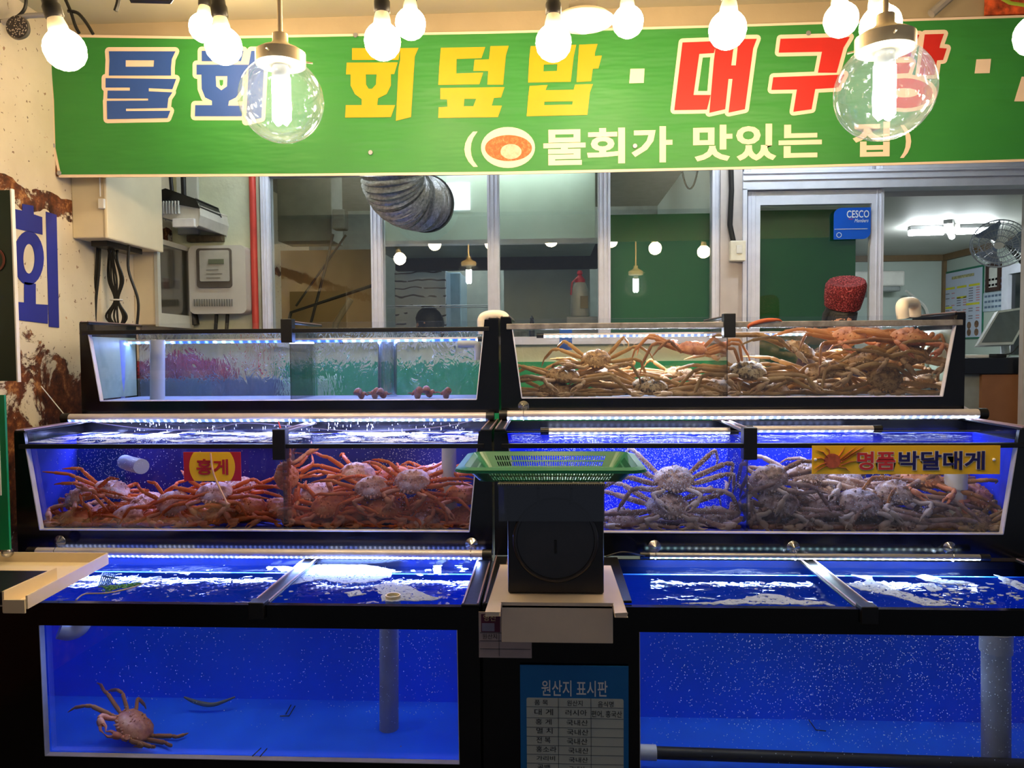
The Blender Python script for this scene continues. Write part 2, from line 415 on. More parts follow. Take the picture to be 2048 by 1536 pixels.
# switch box with black conduit
sw = thing('switch_box', 'cream switch box on the post beside the sliding door', 'switch', W(1471, 525, YB - .06))
a = W(1457, 524, YB - .06); b = W(1488, 483, YB - .06)
MB().box(a.x, b.x, YB - .11, YB - .06, a.z, b.z).build('box', mat('cream_switch', (226, 222, 206), .4), sw, bevel=.006)
MB().box(a.x + .035, a.x + .07, YB - .116, YB - .11, a.z + .045, a.z + .095).build('rocker', WHITEP, sw, bevel=.002)
cc = MB().tube([W(1462, 330, YB - .075), W(1463, 380, YB - .075), W(1460, 450, YB - .075), W(1467, 484, YB - .085)], .016, 10).build('conduit', CORD, smooth=True)
tag(cc, 'black conduit running down the post into the switch box', 'conduit')

# silver flexible duct
FOIL = None
n = N('crinkled_foil'); f = n.noise(55, 5); FOIL = n.fin(n.pbsdf(n.ramp(f, [(.3, (.30, .31, .33)), (.7, (.62, .63, .66))]), .28, .9, n.bump(n.noise(70, 4), .5, .01)))
path = [W(783, 255, 4.33), W(784, 345, 4.35), W(794, 378, 4.42), W(812, 396, 4.52), W(838, 405, 4.62), W(852, 408, 4.72)]
def smoothpath(P_, k):
    out = []
    for i in range(len(P_) - 1):
        a, b, c, d = P_[max(i - 1, 0)], P_[i], P_[i + 1], P_[min(i + 2, len(P_) - 1)]
        for j in range(k):
            t = j / k
            out.append(.5 * ((2 * b) + (c - a) * t + (2 * a - 5 * b + 4 * c - d) * t * t + (3 * b - a - 3 * c + d) * t ** 3))
    return out + [P_[-1].copy()]
sp = smoothpath([Vector(p) for p in path], 26)
duct = thing('flexible_duct', 'silver corrugated flexible duct bending into the shop window', 'duct', sp[-1])
MB().tube(sp, [.185 + .008 * math.sin(i * 1.9) - .02 * (i / len(sp)) for i in range(len(sp))], 40, cap=False).build('hose', FOIL, duct, smooth=True)
MB().tube([Vector(sp[-1]) + Vector((0, y, 0)) for y in (-.03, .0, .06)], [.18, .18, .17], 40).build('collar', mat('duct_collar', (70, 72, 74), .4, .5), duct, smooth=True)

for xx, lab in ((-1.2, 'assumed ceiling tube lamp over the duct, unseen behind the banner'), (1.3, 'assumed ceiling tube lamp over the sliding door, unseen behind the banner')):  # assumed tubes, unseen: added for cool light on the wall and window frames
    t = thing('assumed_tube_lamp', lab, 'lamp', (xx, 4.2, ZC - .06))
    MB().box(xx - .6, xx + .6, 4.17, 4.23, ZC - .04, ZC - .001).build('lamp_tray', WHITEP, t)
    MB().tube([(xx - .58, 4.2, ZC - .058), (xx + .58, 4.2, ZC - .058)], .016, 10).build('lit_tube', emis('assumed_cool_tube', (.74, .88, 1), 38), t, smooth=True)
# ---- meters and boxes on the side wall
CRM = mat('cream_enamel_box', (222, 208, 176), .45, var=.04, scale=5)
CR2 = mat('pale_grey_box', (190, 190, 178), .45, var=.05)
bx = thing('cabinet', 'big cream electrical cabinet on the side wall under the banner', 'electrical box', (XW, 3.76, 2.15))
MB().box(XW, XW + .17, 3.77, 4.31, 2.155, 2.78).build('body', CRM, bx, bevel=.006)
MB().box(XW + .172, XW + .192, 3.76, 4.32, 2.15, 2.79).build('door', CRM, bx, bevel=.008)
m = MB(); m.box(XW + .155, XW + .185, 3.745, 3.77, 2.30, 2.35); m.box(XW + .16, XW + .166, 3.75, 3.758, 2.36, 2.75); m.build('hinge', WHITEP, bx, bevel=.003)
MB().box(XW + .04, XW + .13, 3.86, 4.2, 2.125, 2.155).build('gland_plate', BLACKM, bx, bevel=.003)
# bundle of black cables below it
rnd = random.Random(4)
hang = thing('cable_bundle', 'bundle of black cables hanging from the cream cabinet, tied in a loop', 'cable', W(233, 640, 4.0))
for k in range(9):
    x = rnd.uniform(-.035, .035); y = rnd.uniform(-.06, .06)
    pts = [W(222 + 12 * k / 9, 478, 4.0) + Vector((0, y, 0)), W(226 + x * 300, 520, 4.0), W(232 + x * 500, 560, 4.0), W(233 + x * 120, 600, 4.0), W(233 + x * 700, 632, 4.0), W(236 + x * 300, 650, 4.0)]
    MB().tube(smoothpath([Vector(p) for p in pts], 6), .006, 6).build('cable', CORD, hang, smooth=True)
m = MB(); c0 = W(233, 600, 4.0)
m.lathe([(.03, -.004), (.033, 0), (.03, .004)], c0, 14); m.build('tie', WHITEP, hang)
for k, (x0, x1) in enumerate(((196, 184), (200, 190), (258, 274))):
    c = MB().tube(smoothpath([W(x0, 480 if k < 2 else 490, 3.95), W(x0 - 3 + k, 540, 3.95), W(x1 + 2, 600, 3.95), W(x1, 650, 3.95)], 6), .008, 6).build('cable', CORD, smooth=True)
    tag(c, ('outer black cable dropping from the cream cabinet to the tank', 'black cable running next to the outer one below the cream cabinet', 'black cable dropping beside the clear-windowed meter box')[k], 'cable')
# meter box with clear window
mb_ = thing('meter_box', 'beige meter box with clear window mounted on the side wall', 'electrical box', (XW, 4.3, 1.72))
MB().box(XW, XW + .13, 4.33, 4.74, 1.73, 2.22).build('body', CRM, mb_, bevel=.005)
m = MB(); m.prism([[(XW + .131, 4.32, 1.72), (XW + .131, 4.75, 1.72), (XW + .131, 4.75, 2.24), (XW + .131, 4.32, 2.24)], [(XW + .131, 4.355, 1.80), (XW + .131, 4.715, 1.80), (XW + .131, 4.715, 2.21), (XW + .131, 4.355, 2.21)]], (.02, 0, 0)); m.build('lid_frame', CR2, mb_)
MB().box(XW + .138, XW + .142, 4.355, 4.715, 1.80, 2.21).build('lid_window', thin_glass('meter_window', (.9, .92, .92), .1, .12), mb_)
for k in range(2):
    MB().box(XW + .1305, XW + .134, 4.40 + .13 * k, 4.50 + .13 * k, 1.90, 2.03).build('label_card', WHITEP, mb_)
    MB().box(XW + .1342, XW + .136, 4.415 + .13 * k, 4.485 + .13 * k, 1.95 + .01 * k, 2.015).build('card_print', mat('card_red', (170, 70, 66), .5) if k == 0 else mat('card_grey', (90, 90, 96), .5), mb_)
# electric meter facing out
em = thing('electric_meter', 'grey electric meter with round-cornered window on the plaster wall', 'meter', W(437, 630, YB))
a = W(380, 628, 4.68); b = W(490, 490, 4.68)
MB().prism([rrect(a.x, b.x, a.z, b.z, .035, (0, 1, 2, 3), 4.68)], (0, .12, 0)).build('body', mat('meter_grey', (188, 186, 176), .4, var=.03), em, bevel=.01)
a = W(394, 576, 4.67); b = W(462, 496, 4.67)
MB().prism([rrect(a.x, b.x, a.z, b.z, .02, (0, 1, 2, 3), 4.668)], (0, .012, 0)).build('window_rim', mat('meter_dark', (84, 78, 72), .35), em)
a = W(400, 574, 4.66); b = W(457, 500, 4.66)
MB().prism([rrect(a.x, b.x, a.z + .035, b.z, .01, (0, 1, 2, 3), 4.66)], (0, .008, 0)).build('face_plate', mat('meter_face', (168, 168, 158), .4), em)
a = W(417, 528, 4.655); b = W(447, 518, 4.655)
MB().box(a.x, b.x, 4.652, 4.66, a.z, b.z).build('display', mat('lcd', (96, 104, 84), .3), em)
m = MB()
for k in range(16):
    a = W(388 + k * 5, 606, 4.672); m.box(a.x, a.x + .004, 4.668, 4.68, a.z - .02, a.z + .025)
for k, w_ in enumerate((26, 34, 30)):
    a = W(412, 540 + 8 * k, 4.655); m.box(a.x, a.x + w_ * .003, 4.656, 4.66, a.z, a.z + .003)
m.build('grille', mat('meter_line', (120, 120, 112), .5), em)
for x in (433, 455):
    MB().tube([W(x, 628, 4.73), W(x - 3, 680, 4.73)], .012, 8).build('lead', CORD, em, smooth=True)
# ribbed lamp housing
lh = thing('ribbed_lamp_housing', 'white ribbed lamp housing with black top in the wall corner', 'lamp', W(350, 455, 4.55))
a = W(306, 446, 4.35); b = W(392, 395, 4.35)
m = MB(); x0, x1, z0, z1 = a.x, b.x, a.z, b.z
m.prism([[(x0, 4.4, z0 + .05), (x1 - .02, 4.4, z0 - .01), (x1, 4.4, z0 + .05), (x1 - .01, 4.4, z1 - .03), (x0 + .05, 4.4, z1 + .02), (x0, 4.4, z1)]], (0, .399, 0)); m.build('housing', mat('lamp_housing_white', (204, 200, 190), .4), lh, bevel=.006)
m = MB()
for k in range(8):
    x = x0 + .01 + k * .018; m.box(x, x + .006, 4.38, 4.4, z0 + .06, z1 - .01)
m.build('ribs', WHITEP, lh)
MB().prism([[(x0 - .005, 4.39, z1 - .005), (x1 - .005, 4.39, z1 - .05), (x1 - .02, 4.39, z1 + .0), (x0 + .06, 4.39, z1 + .06), (x0 - .005, 4.39, z1 + .045)]], (0, .3, 0)).build('cap', BLACKM, lh, bevel=.006)
MB().box(x0 + .1, x1 - .03, 4.38, 4.42, z0 - .02, z0 + .03).build('lens', mat('lens_white', (225, 225, 225), .2), lh, bevel=.004)
m = MB(); m.tube([W(340, 340, 4.5), W(345, 395, 4.5)], .012, 8); m.tube([W(366, 340, 4.5), W(368, 400, 4.5)], .016, 8); m.build('leads', CORD, lh, smooth=True)
sbox('wall_plate', 'flat grey backing plate on the wall behind the ribbed lamp', 'plate', CR2, (W(392, 450, YB - .02).x - .12, W(398, 450, YB - .02).x, YB - .03, YB - .001, W(390, 470, YB).z, 2.75))
tag(MB().tube([W(372, 500, 4.76), W(374, 580, 4.76), W(390, 650, 4.76)], .03, 10).build('corrugated_hose', CORD, smooth=True), 'thick black hose between the clear-windowed box and the electric meter', 'hose')
tag(MB().box(W(380, 475, YB).x, W(450, 475, YB).x, YB - .05, YB, 2.28, 2.32).build('rusty_bracket', mat('rusty_metal', (96, 82, 60), .7, .3, var=.4, scale=30), bevel=.004), 'rusty flat bracket on the plaster wall above the electric meter', 'bracket')

# painted letters on the rusted wall
z4 = lambda x, y: WX(x * .3386, 340 + y * .3386, XW + .003)
NAVY = mat('navy_sign_paint', (38, 44, 142), .5, var=.04)
lw = MB()
lw.prism([[z4(*p) for p in ((78, 228), (133, 240), (133, 200), (198, 212), (200, 262), (250, 278), (252, 382), (78, 342))]], (-.002, 0, 0))
ell = lambda cx, cy, rx, ry, k=28: [z4(cx + rx * math.cos(t), cy + ry * math.sin(t)) for t in [i * 2 * PI / k for i in range(k)]]
lw.prism([ell(170, 520, 90, 160), ell(172, 524, 34, 88)], (-.002, 0, 0))
lw.prism([[z4(*p) for p in ((144, 660), (212, 672), (212, 792), (283, 796), (283, 908), (90, 884), (90, 778), (144, 782))]], (-.002, 0, 0))
lw.prism([[z4(*p) for p in ((272, 245), (335, 265), (350, 932), (290, 926))]], (-.002, 0, 0))
tag(lw.build('painted_letters', NAVY), 'tall navy blue painted letter on the rusted side wall', 'lettering')
# boards projecting from the side wall
sb_ = thing('signboard', 'dark green signboard with white edge high on the side wall', 'sign', (-2.2, 2.6, 1.45))
a = W(21, 762, 2.6); b = W(21, 380, 2.6)
MB().box(XW, b.x, 2.6, 2.61, a.z, b.z).build('panel', mat('dark_green_board', (6, 36, 26), .35, var=.1), sb_)
MB().box(b.x, b.x + .005, 2.597, 2.613, a.z - .004, b.z + .004).build('edge_strip', WHITEP, sb_)
c0 = W(-6, 520, 2.598); MB().prism([[c0 + Vector((.03 * math.cos(t), 0, .04 * math.sin(t))) for t in [i * PI / 10 for i in range(20)]], [c0 + Vector((.023 * math.cos(t), 0, .032 * math.sin(t))) for t in [i * PI / 10 for i in range(20)]]], (0, -.003, 0)).build('ring_mark', mat('ring_brown', (96, 44, 34), .5), sb_)
sb_ = thing('signboard', 'bright green signboard with thin white line low on the side wall', 'sign', (-2.2, 2.6, .85))
a = W(12, 1100, 2.6); b = W(8, 790, 2.6)
MB().box(XW, b.x, 2.6, 2.61, a.z, b.z).build('panel', mat('bright_green_board', (0, 128, 78), .4, var=.04), sb_)
MB().box(b.x - .028, b.x - .022, 2.597, 2.6, a.z + .2, b.z - .1).build('white_line', WT, sb_)

# ================================================================ BANNER
YN = 3.65
ban = thing('banner', 'long green cloth banner with blue, yellow and red lettering above the shop window', 'banner', (0, YN, 2.42))
BG = None
n = N('banner_green'); v = n.coord(); BG = n.fin(n.pbsdf(n.ramp(n.noise(1.6, 3, v), [(.3, lin((44, 126, 52))), (.7, lin((52, 138, 58)))]), .5, 0, n.bump(n.noise(3, 2, n.coord((1, 1, 5))), .35, .03)))
CREAM = mat('banner_cream', (240, 214, 190), .55, var=.02)
BB = mat('banner_blue', (46, 84, 164), .5, var=.03); BY = mat('banner_yellow', (214, 160, 0), .5, var=.02); BR = mat('banner_red', (200, 34, 28), .5, var=.03)
outl = [(92, 68), (400, 73), (1000, 62), (1500, 48), (2048, 30), (2400, 18), (2400, 318), (2048, 323), (1500, 338), (1000, 349), (600, 352), (118, 355), (106, 300), (103, 200)]
MB().prism([[W(x, y, YN) for x, y in outl]], (0, .006, 0)).build('hem', CREAM, ban)
inn = [(98, 74), (400, 78), (1000, 67), (1500, 53), (2048, 35), (2396, 23), (2396, 313), (2048, 318), (1500, 333), (1000, 343), (600, 347), (122, 349), (111, 296), (108, 200)]
MB().prism([[W(x, y, YN - .001) for x, y in inn]], (0, .001, 0)).build('cloth', BG, ban)
Z1 = lambda p: (p[0] * .3418, p[1] * .3418); Z2 = lambda p: (650 + p[0] * .3418, p[1] * .3418); Z3 = lambda p: (1300 + p[0] * .36523, p[1] * .36523)
def ellp(cx, cy, rx, ry, k=24): return [(cx + rx * math.cos(i * 2 * PI / k), cy + ry * math.sin(i * 2 * PI / k)) for i in range(k)]
def glyph(name, zf, strokes, m, outline=0, backm=None):
    """strokes: list of loops-lists in zoomed picture units -> lettering on the cloth; outline: width of the cream edge round it"""
    mb = MB()
    for st in strokes:
        loops = [[W(*zf(p), YN - .0038) for p in l] for l in st]
        mb.prism(loops, (0, .001, 0))
    mb.build(name, m, ban)
    if outline:
        r = outline * .3418 * YN / F; mb = MB(); Y = YN - .0012; k = 0
        for st in strokes:
            for li, l in enumerate(st):
                P_ = [W(*zf(p), Y) for p in l]
                if li == 0:
                    for t in tessellate_polygon([P_]): mb.add([P_[i] for i in t], [(0, 1, 2)])
                for i in range(len(P_)):
                    a, b = P_[i], P_[(i + 1) % len(P_)]; d = (b - a)
                    if d.length < 1e-6: continue
                    d = d.normalized(); nn = Vector((-d.z, 0, d.x)) * r; dy = Vector((0, -.00009 * (1 + k % 20), 0)); k += 1
                    if li == 0: mb.add([a - nn + dy, b - nn + dy, b + nn + dy, a + nn + dy], [(0, 1, 2, 3)])
                    if li == 0: mb.add([a + dy + Vector((0, -.000045, 0)) + Vector((r * math.cos(t), 0, r * math.sin(t))) for t in [q * PI / 6 for q in range(12)]], [tuple(range(12))])
        mb.build(name + '_outline', CREAM, ban)
HOLE = []
glyph('blue_letter', Z1, [[[(637, 300), (1026, 300), (1005, 345), (1000, 395), (1000, 442), (637, 442), (641, 350)], [(735, 352), (902, 352), (899, 390), (735, 390)]],
    [[(618, 457), (1030, 462), (1008, 522), (870, 516), (870, 534), (1008, 540), (985, 575), (978, 632), (737, 636), (737, 650), (996, 648), (980, 690), (628, 697), (625, 590), (867, 588), (867, 576), (628, 576), (630, 530), (760, 530), (760, 512), (618, 512)]]], BB, 24)
hoe = lambda: [[[(1180, 297), (1425, 297), (1410, 358), (1180, 358)]],
    [[(1150, 378), (1455, 378), (1437, 437), (1420, 437), (1416, 520), (1380, 570), (1340, 590), (1335, 618), (1420, 618), (1415, 680), (1140, 680), (1142, 615), (1240, 615), (1240, 590), (1200, 570), (1180, 520), (1178, 437), (1150, 437)], [(1262, 445), (1330, 445), (1328, 505), (1295, 528), (1265, 505)]],
    [[(1470, 297), (1560, 297), (1545, 380), (1530, 690), (1440, 710), (1455, 380)]]]
glyph('blue_letter', Z1, hoe(), BB, 24)
# green eye inside the ring of the blue letter
MB().prism([[W(*Z1(p), YN - .0042) for p in ((1284, 468), (1306, 468), (1304, 495), (1295, 504), (1286, 495))]], (0, .0004, 0)).build('letter_eye', BG, ban)
glyph('yellow_letter', Z2, [[[(158, 282), (440, 282), (430, 350), (158, 350)]], [[(127, 367), (425, 365), (405, 433), (385, 433), (385, 500), (360, 550), (310, 575), (305, 615), (410, 615), (385, 685), (118, 688), (122, 615), (215, 615), (215, 580), (175, 550), (150, 500), (150, 435), (123, 435)], [(238, 435), (302, 435), (298, 495), (275, 520), (255, 520), (240, 495)]],
    [[(440, 282), (547, 280), (525, 330), (503, 685), (415, 707), (430, 400), (440, 350)]]], BY)
glyph('yellow_letter', Z2, [[[(678, 280), (938, 275), (915, 340), (770, 345), (768, 430), (925, 425), (903, 493), (663, 497), (668, 400)]], [[(968, 270), (1075, 268), (1058, 325), (1042, 495), (950, 495), (955, 415), (868, 415), (875, 350), (960, 347)]],
    [[(675, 515), (1050, 510), (1030, 570), (988, 573), (975, 618), (1035, 618), (1012, 685), (663, 690), (665, 628), (717, 625), (715, 582), (675, 580)], [(815, 578), (885, 578), (868, 622), (812, 622)]]], BY)
glyph('yellow_letter', Z2, [[[(1203, 270), (1290, 268), (1288, 320), (1365, 318), (1370, 264), (1470, 262), (1455, 330), (1438, 478), (1188, 483), (1195, 350)], [(1280, 378), (1360, 375), (1357, 415), (1278, 418)]], [[(1487, 262), (1595, 257), (1580, 305), (1578, 328), (1620, 325), (1600, 400), (1567, 402), (1557, 475), (1472, 480)]],
    [[(1197, 503), (1303, 497), (1290, 528), (1455, 525), (1463, 495), (1568, 492), (1550, 540), (1535, 672), (1180, 680), (1190, 560)], [(1283, 595), (1450, 592), (1447, 612), (1282, 615)]]], BY)
glyph('square_dot', Z2, [[[(1787, 403), (1870, 401), (1865, 485), (1780, 487)]]], CREAM)
glyph('red_letter', Z3, [[[(178, 232), (365, 225), (350, 290), (270, 295), (238, 520), (332, 520), (312, 600), (133, 603)]],
    [[(365, 225), (462, 220), (445, 358), (470, 358), (485, 214), (585, 212), (565, 265), (520, 598), (430, 617), (452, 432), (430, 432), (412, 598), (325, 618), (350, 330)]]], BR, 22)
glyph('red_letter', Z3, [[[(715, 212), (1095, 202), (1060, 260), (1022, 398), (920, 398), (942, 283), (705, 288)]], [[(675, 423), (1065, 408), (1030, 480), (905, 487), (885, 598), (785, 612), (805, 490), (665, 492)]]], BR, 22)
glyph('red_letter', Z3, [[[(1290, 200), (1475, 190), (1455, 240), (1360, 245), (1357, 265), (1440, 262), (1425, 310), (1350, 313), (1345, 345), (1435, 342), (1415, 400), (1240, 408)]],
    [[(1505, 188), (1610, 185), (1590, 240), (1585, 262), (1625, 265), (1605, 328), (1572, 330), (1560, 410), (1475, 412)]], [ellp(1395, 510, 155, 82), ellp(1395, 508, 75, 26)]], BR, 22)
glyph('square_dot', Z3, [[[(1788, 325), (1868, 322), (1860, 400), (1778, 402)]]], CREAM)
glyph('cream_letter', Z3, [[[(2036, 420), (2130, 418), (2130, 555), (1995, 555)]]], CREAM)
# second line
def btxt(s, x0, x1, y0, y1, bold=.022):
    a, b = W(x0, y1, YN - .003), W(x1, y0, YN - .003); c = (a + b) / 2
    tl = (W(x1, (y0 + y1) / 2, YN) - W(x0, (y0 + y1) / 2 , YN)); r = Vector((1, 0, 0))
    text_fit(s, b.x - a.x, (b.z - a.z), c, bold=bold).build('cream_lettering', CREAM, ban)
btxt('(', 929, 955, 263, 334); btxt(')', 1800, 1823, 250, 316)
for ch, x0, x1, y0, y1 in (('물', 1087, 1171, 258, 331), ('회', 1174, 1250, 255, 328), ('가', 1263, 1345, 252, 326), ('맛', 1386, 1465, 249, 323), ('있', 1472, 1553, 247, 322), ('는', 1557, 1644, 248, 316), ('집', 1705, 1780, 243, 314)):
    btxt(ch, x0, x1, y0, y1, .03)
def ringpts(cx, cy, rx, ry, Y, k=36): return [W(cx + rx * math.cos(i * 2 * PI / k), cy + ry * math.sin(i * 2 * PI / k), Y) for i in range(k)]
MB().prism([ringpts(1016, 295, 54, 41, YN - .003)], (0, .001, 0)).build('printed_bowl', CREAM, ban)
n = N('printed_soup'); v = n.coord(); SOUP = n.fin(n.pbsdf(n.ramp(n.noise(70, 5, v, .8), [(.32, lin((120, 96, 20))), (.45, lin((206, 84, 34))), (.6, lin((222, 118, 60))), (.75, lin((236, 190, 150)))]), .5))
MB().prism([ringpts(1017, 296, 47, 26, YN - .0045)], (0, .001, 0)).build('printed_soup', SOUP, ban)
MB().prism([ringpts(1022, 303, 21, 15, YN - .006)], (0, .001, 0)).build('printed_ice', mat('printed_ice', (226, 186, 160), .5, var=.25, scale=70), ban)
for (x, y) in ((741, 305), (1270, 292), (118, 346), (711, 70), (1617, 66), (106, 291)):
    c0 = W(x, y, YN - .005); MB().lathe([(.012, 0), (.010, .003), (.004, .003)], c0, 12, M=Matrix.Rotation(PI / 2, 4, 'X')).build('grommet', ALU, ban)
MB().tube([W(88, 75, 3.67), W(96, 200, 3.67), W(100, 300, 3.66), W(116, 352, 3.66)], .009, 8).build('edge_rope', mat('brown_rope', (130, 84, 50), .8), ban, smooth=True)

# ================================================================ HANGING LAMPS
BULBG = emis('lit_bulb_glass', (1, .74, .42), BULB_L)
BCOL = mat('bulb_collar', (228, 214, 184), .4)
SOCK = mat('black_bakelite', (18, 15, 14), .4)
bl = [(130, 100, 40, 'bulb hanging over the banner corner beside the rusted wall'), (447, 92, 36, 'lower bulb of the pair before the blue lettering, closest to the clear globe'), (407, 56, 28, 'upper bulb of the pair before the blue lettering'),
      (765, 83, 36, 'lower bulb of the pair in front of the first yellow letter'), (821, 48, 30, 'upper bulb of the pair above the first two yellow letters'), (1107, 86, 35, 'bulb in front of the third yellow letter'),
      (1256, 44, 30, 'bulb above the square dot, beside the round lamp shade'), (1455, 60, 36, 'bulb in front of the first red letter'), (1682, 40, 32, 'bulb above the middle red letter'), (1761, 52, 38, 'bulb just above the clear globe with the red lettering behind'), (2072, 70, 38, 'bulb cut by the picture edge at the far end of the row')]
tl = [(22, -14), (10, 0), (-6, 4), (0, 0), (0, 2), (0, 0), (4, 0), (-6, 0), (10, 0), (12, 0), (0, 0)]
for i, (px, py, r, lab) in enumerate(bl):
    Y = .060 * F / r; b_ = 1.277
    c = W(px, py, Y)
    ax = (Vector((0, 0, 1)) + Vector((-tl[i][0] / 100, tl[i][1] / 100, 0)) ).normalized()
    M = ax.to_track_quat('Z', 'Y').to_matrix().to_4x4()
    top = c + ax * .165 * b_
    t = thing('hanging_bulb', 'lit warm ' + lab, 'light bulb', top, 'bare bulbs strung along the ceiling')
    MB().lathe([(.0001, -.047), (.018, -.0435), (.033, -.034), (.043, -.02), (.047, 0), (.0455, .013), (.041, .024), (.033, .034), (.026, .040), (.0235, .043)], c, 32, M=M @ Matrix.Scale(b_, 4)).build('bulb_glass', BULBG, t, smooth=True)
    MB().lathe([(.0235, .042), (.022, .055), (.018, .070), (.017, .078)], c, 16, M=M @ Matrix.Scale(b_, 4)).build('bulb_base', BCOL, t, smooth=True)
    MB().lathe([(.019, .072), (.021, .076), (.021, .10), (.018, .106), (.017, .145), (.012, .160), (.005, .168)], c, 16, M=M @ Matrix.Scale(b_, 4)).build('socket', SOCK, t, smooth=True)
    MB().tube([c + ax * .165 * b_, c + ax * .22 * b_, Vector((c.x - ax.x * .1, c.y + ax.y * .3, ZC - .3)), Vector((c.x - .01, c.y + .03, ZC))], .0045, 6).build('cord', CORD, t, smooth=True)
# clear globes
n = N('globe_glass')
_t = n.a('ShaderNodeBsdfTransparent'); _t.inputs[0].default_value = (.95, .97, .97, 1); _g = n.a('ShaderNodeBsdfGlossy'); _g.inputs['Roughness'].default_value = .02
_f = n.a('ShaderNodeFresnel'); _f.inputs[0].default_value = 1.3; _m = n.a('ShaderNodeMixShader'); n.l(n.math('MINIMUM', n.math('ADD', _f.outputs[0], .02), .34), _m.inputs[0]); n.l(_t.outputs[0], _m.inputs[1]); n.l(_g.outputs[0], _m.inputs[2])
_d = n.a('ShaderNodeBsdfTranslucent'); _d.inputs[0].default_value = (.9, .95, .95, 1); _m2 = n.a('ShaderNodeMixShader'); n.l(n.math('MULTIPLY_ADD', n.math('GREATER_THAN', n.noise(70, 3), .64), .12, .018), _m2.inputs[0]); n.l(_m.outputs[0], _m2.inputs[1]); n.l(_d.outputs[0], _m2.inputs[2])
GG = n.fin(_m2.outputs[0])
BRASS = mat('dull_nickel', (226, 204, 164), .4, .3)
CFL = emis('lit_compact_tube', (.93, 1, .98), 34)
for i, (px, py, r, lab) in enumerate(((563, 201, 83, 'clear glass globe lamp hanging before the blue lettering'), (1769, 183, 92, 'clear glass globe lamp hanging before the red lettering'))):
    Y = .123 * F / r; c = W(px, py, Y); g_ = .123 / .105; GS = Matrix.Scale(g_, 4)
    t = thing('globe_lamp', lab, 'lamp', c + Vector((0, 0, .175)), 'clear globe lamps')
    a0 = .46
    MB().lathe([(.105 * math.sin(a) + 1e-6, -.105 * math.cos(a)) for a in [(PI - a0) * k / 24 for k in range(25)]], c, 40, M=GS).build('globe', GG, t, smooth=True)
    MB().lathe([(.050, .085), (.062, .088), (.062, .118), (.050, .126), (.03, .135), (.019, .145), (.019, .165), (.0001, .165)], c, 28, M=GS).build('cap', BRASS, t, smooth=True)
    m = MB()
    for k in range(3):
        th = k * 2 * PI / 3 + .4; d_ = Vector((math.cos(th), math.sin(th), 0)); m.tube([c + d_ * .07 + Vector((0, 0, .12)), c + d_ * .092 + Vector((0, 0, .12))], .003, 6)
    m.build('thumb_screw', BRASS, t, smooth=True)
    MB().tube([c + Vector((0, 0, .185)), Vector((c.x, c.y, ZC))], .0075, 10).build('rod', BRASS, t, smooth=True)
    MB().lathe([(.02, .10), (.022, .06), (.016, .052)], c, 16, M=GS).build('lamp_holder', WHITEP, t, smooth=True)
    m = MB()
    for s_ in (-1, 1): m.tube([c + Vector((s_ * .015, 0, .065)), c + Vector((s_ * .015, 0, -.056)), c + Vector((s_ * .007, 0, -.070))], [.0135, .0135, .009], 10)
    m.build('lit_tube', CFL, t, smooth=True)
# shaded round lamp
c = W(1168, 44, 3.0)
t = thing('ceiling_lamp', 'round lamp with wide cream metal shade hanging above the third yellow letter', 'lamp', c + Vector((0, 0, .1)))
MB().lathe([(.115, 0), (.118, .004), (.10, .02), (.06, .034), (.03, .04), (.03, .06), (.0001, .06)], c, 36).build('shade', mat('cream_shade', (232, 216, 190), .35), t, smooth=True)
MB().ball(c + Vector((0, 0, -.012)), .042, 20, 12, sz=.7).build('lit_bulb', emis('lit_white_bulb', (1, .95, .85), 26), t, smooth=True)
m = MB(); m.tube([c + Vector((-.01, 0, .05)), Vector((c.x - .01, c.y, ZC))], .012, 8); m.box(c.x - .06, c.x + .05, c.y - .03, c.y + .03, c.z + .045, c.z + .07); m.build('mount', mat('grey_bracket', (150, 140, 124), .5, .4), t)
# round drilled speaker and cables by the ceiling corner
c = W(34, 54, 3.2)
t = thing('round_horn', 'round drilled metal disc by the ceiling at the rusted wall', 'fitting', c)
MB().lathe([(.05, 0), (.052, .01), (.04, .03), (.02, .05), (.001, .05)], c, 24, M=Matrix.Rotation(-PI / 2, 4, 'X')).build('shell', mat('grey_metal_fitting', (110, 104, 96), .4, .5), t, smooth=True)
n = N('drilled_disc'); vv = n.a('ShaderNodeTexVoronoi'); vv.inputs['Scale'].default_value = 120; n.l(n.coord(), vv.inputs['Vector'])
DD = n.fin(n.pbsdf(n.ramp(vv.outputs['Distance'], [(.3, (.5, .42, .35)), (.4, (.02, .015, .02))]), .4))
MB().lathe([(.046, 0), (.046, .004), (.001, .004)], c + Vector((0, -.002, 0)), 24, M=Matrix.Rotation(PI / 2, 4, 'X')).build('drilled_disc', DD, t)
MB().tube([c + Vector((-.08, .02, .03)), c + Vector((.03, .03, .06)), c + Vector((.1, .05, .07))], .012, 8).build('arm', ALU, t, smooth=True)
for lab, pts in (('thick black cable curving over the drilled metal disc', [(-60, 44), (0, 42), (30, 36), (50, 16), (52, -20)]), ('black cable looping behind the bulb beside the rusted wall', [(110, -20), (114, 40), (120, 70)]), ('black cable slanting down from the ceiling to the banner corner', [(122, -20), (140, 20), (150, 50), (158, 66)]),
                 ('thin black cable arching to the banner hem', [(136, 22), (155, 26), (172, 45), (186, 68)])):
    tag(MB().tube(smoothpath([W(x, y, 3.3) for x, y in pts], 6), .0075, 6).build('cable', CORD, smooth=True), lab, 'cable')
tag(MB().tube(smoothpath([W(x, y, 2.6) for x, y in ((238, -20), (236, 5), (231, 22))], 4), .008, 6).build('cable_end', CORD, smooth=True), 'short cut black cable end dangling from the ceiling', 'cable')
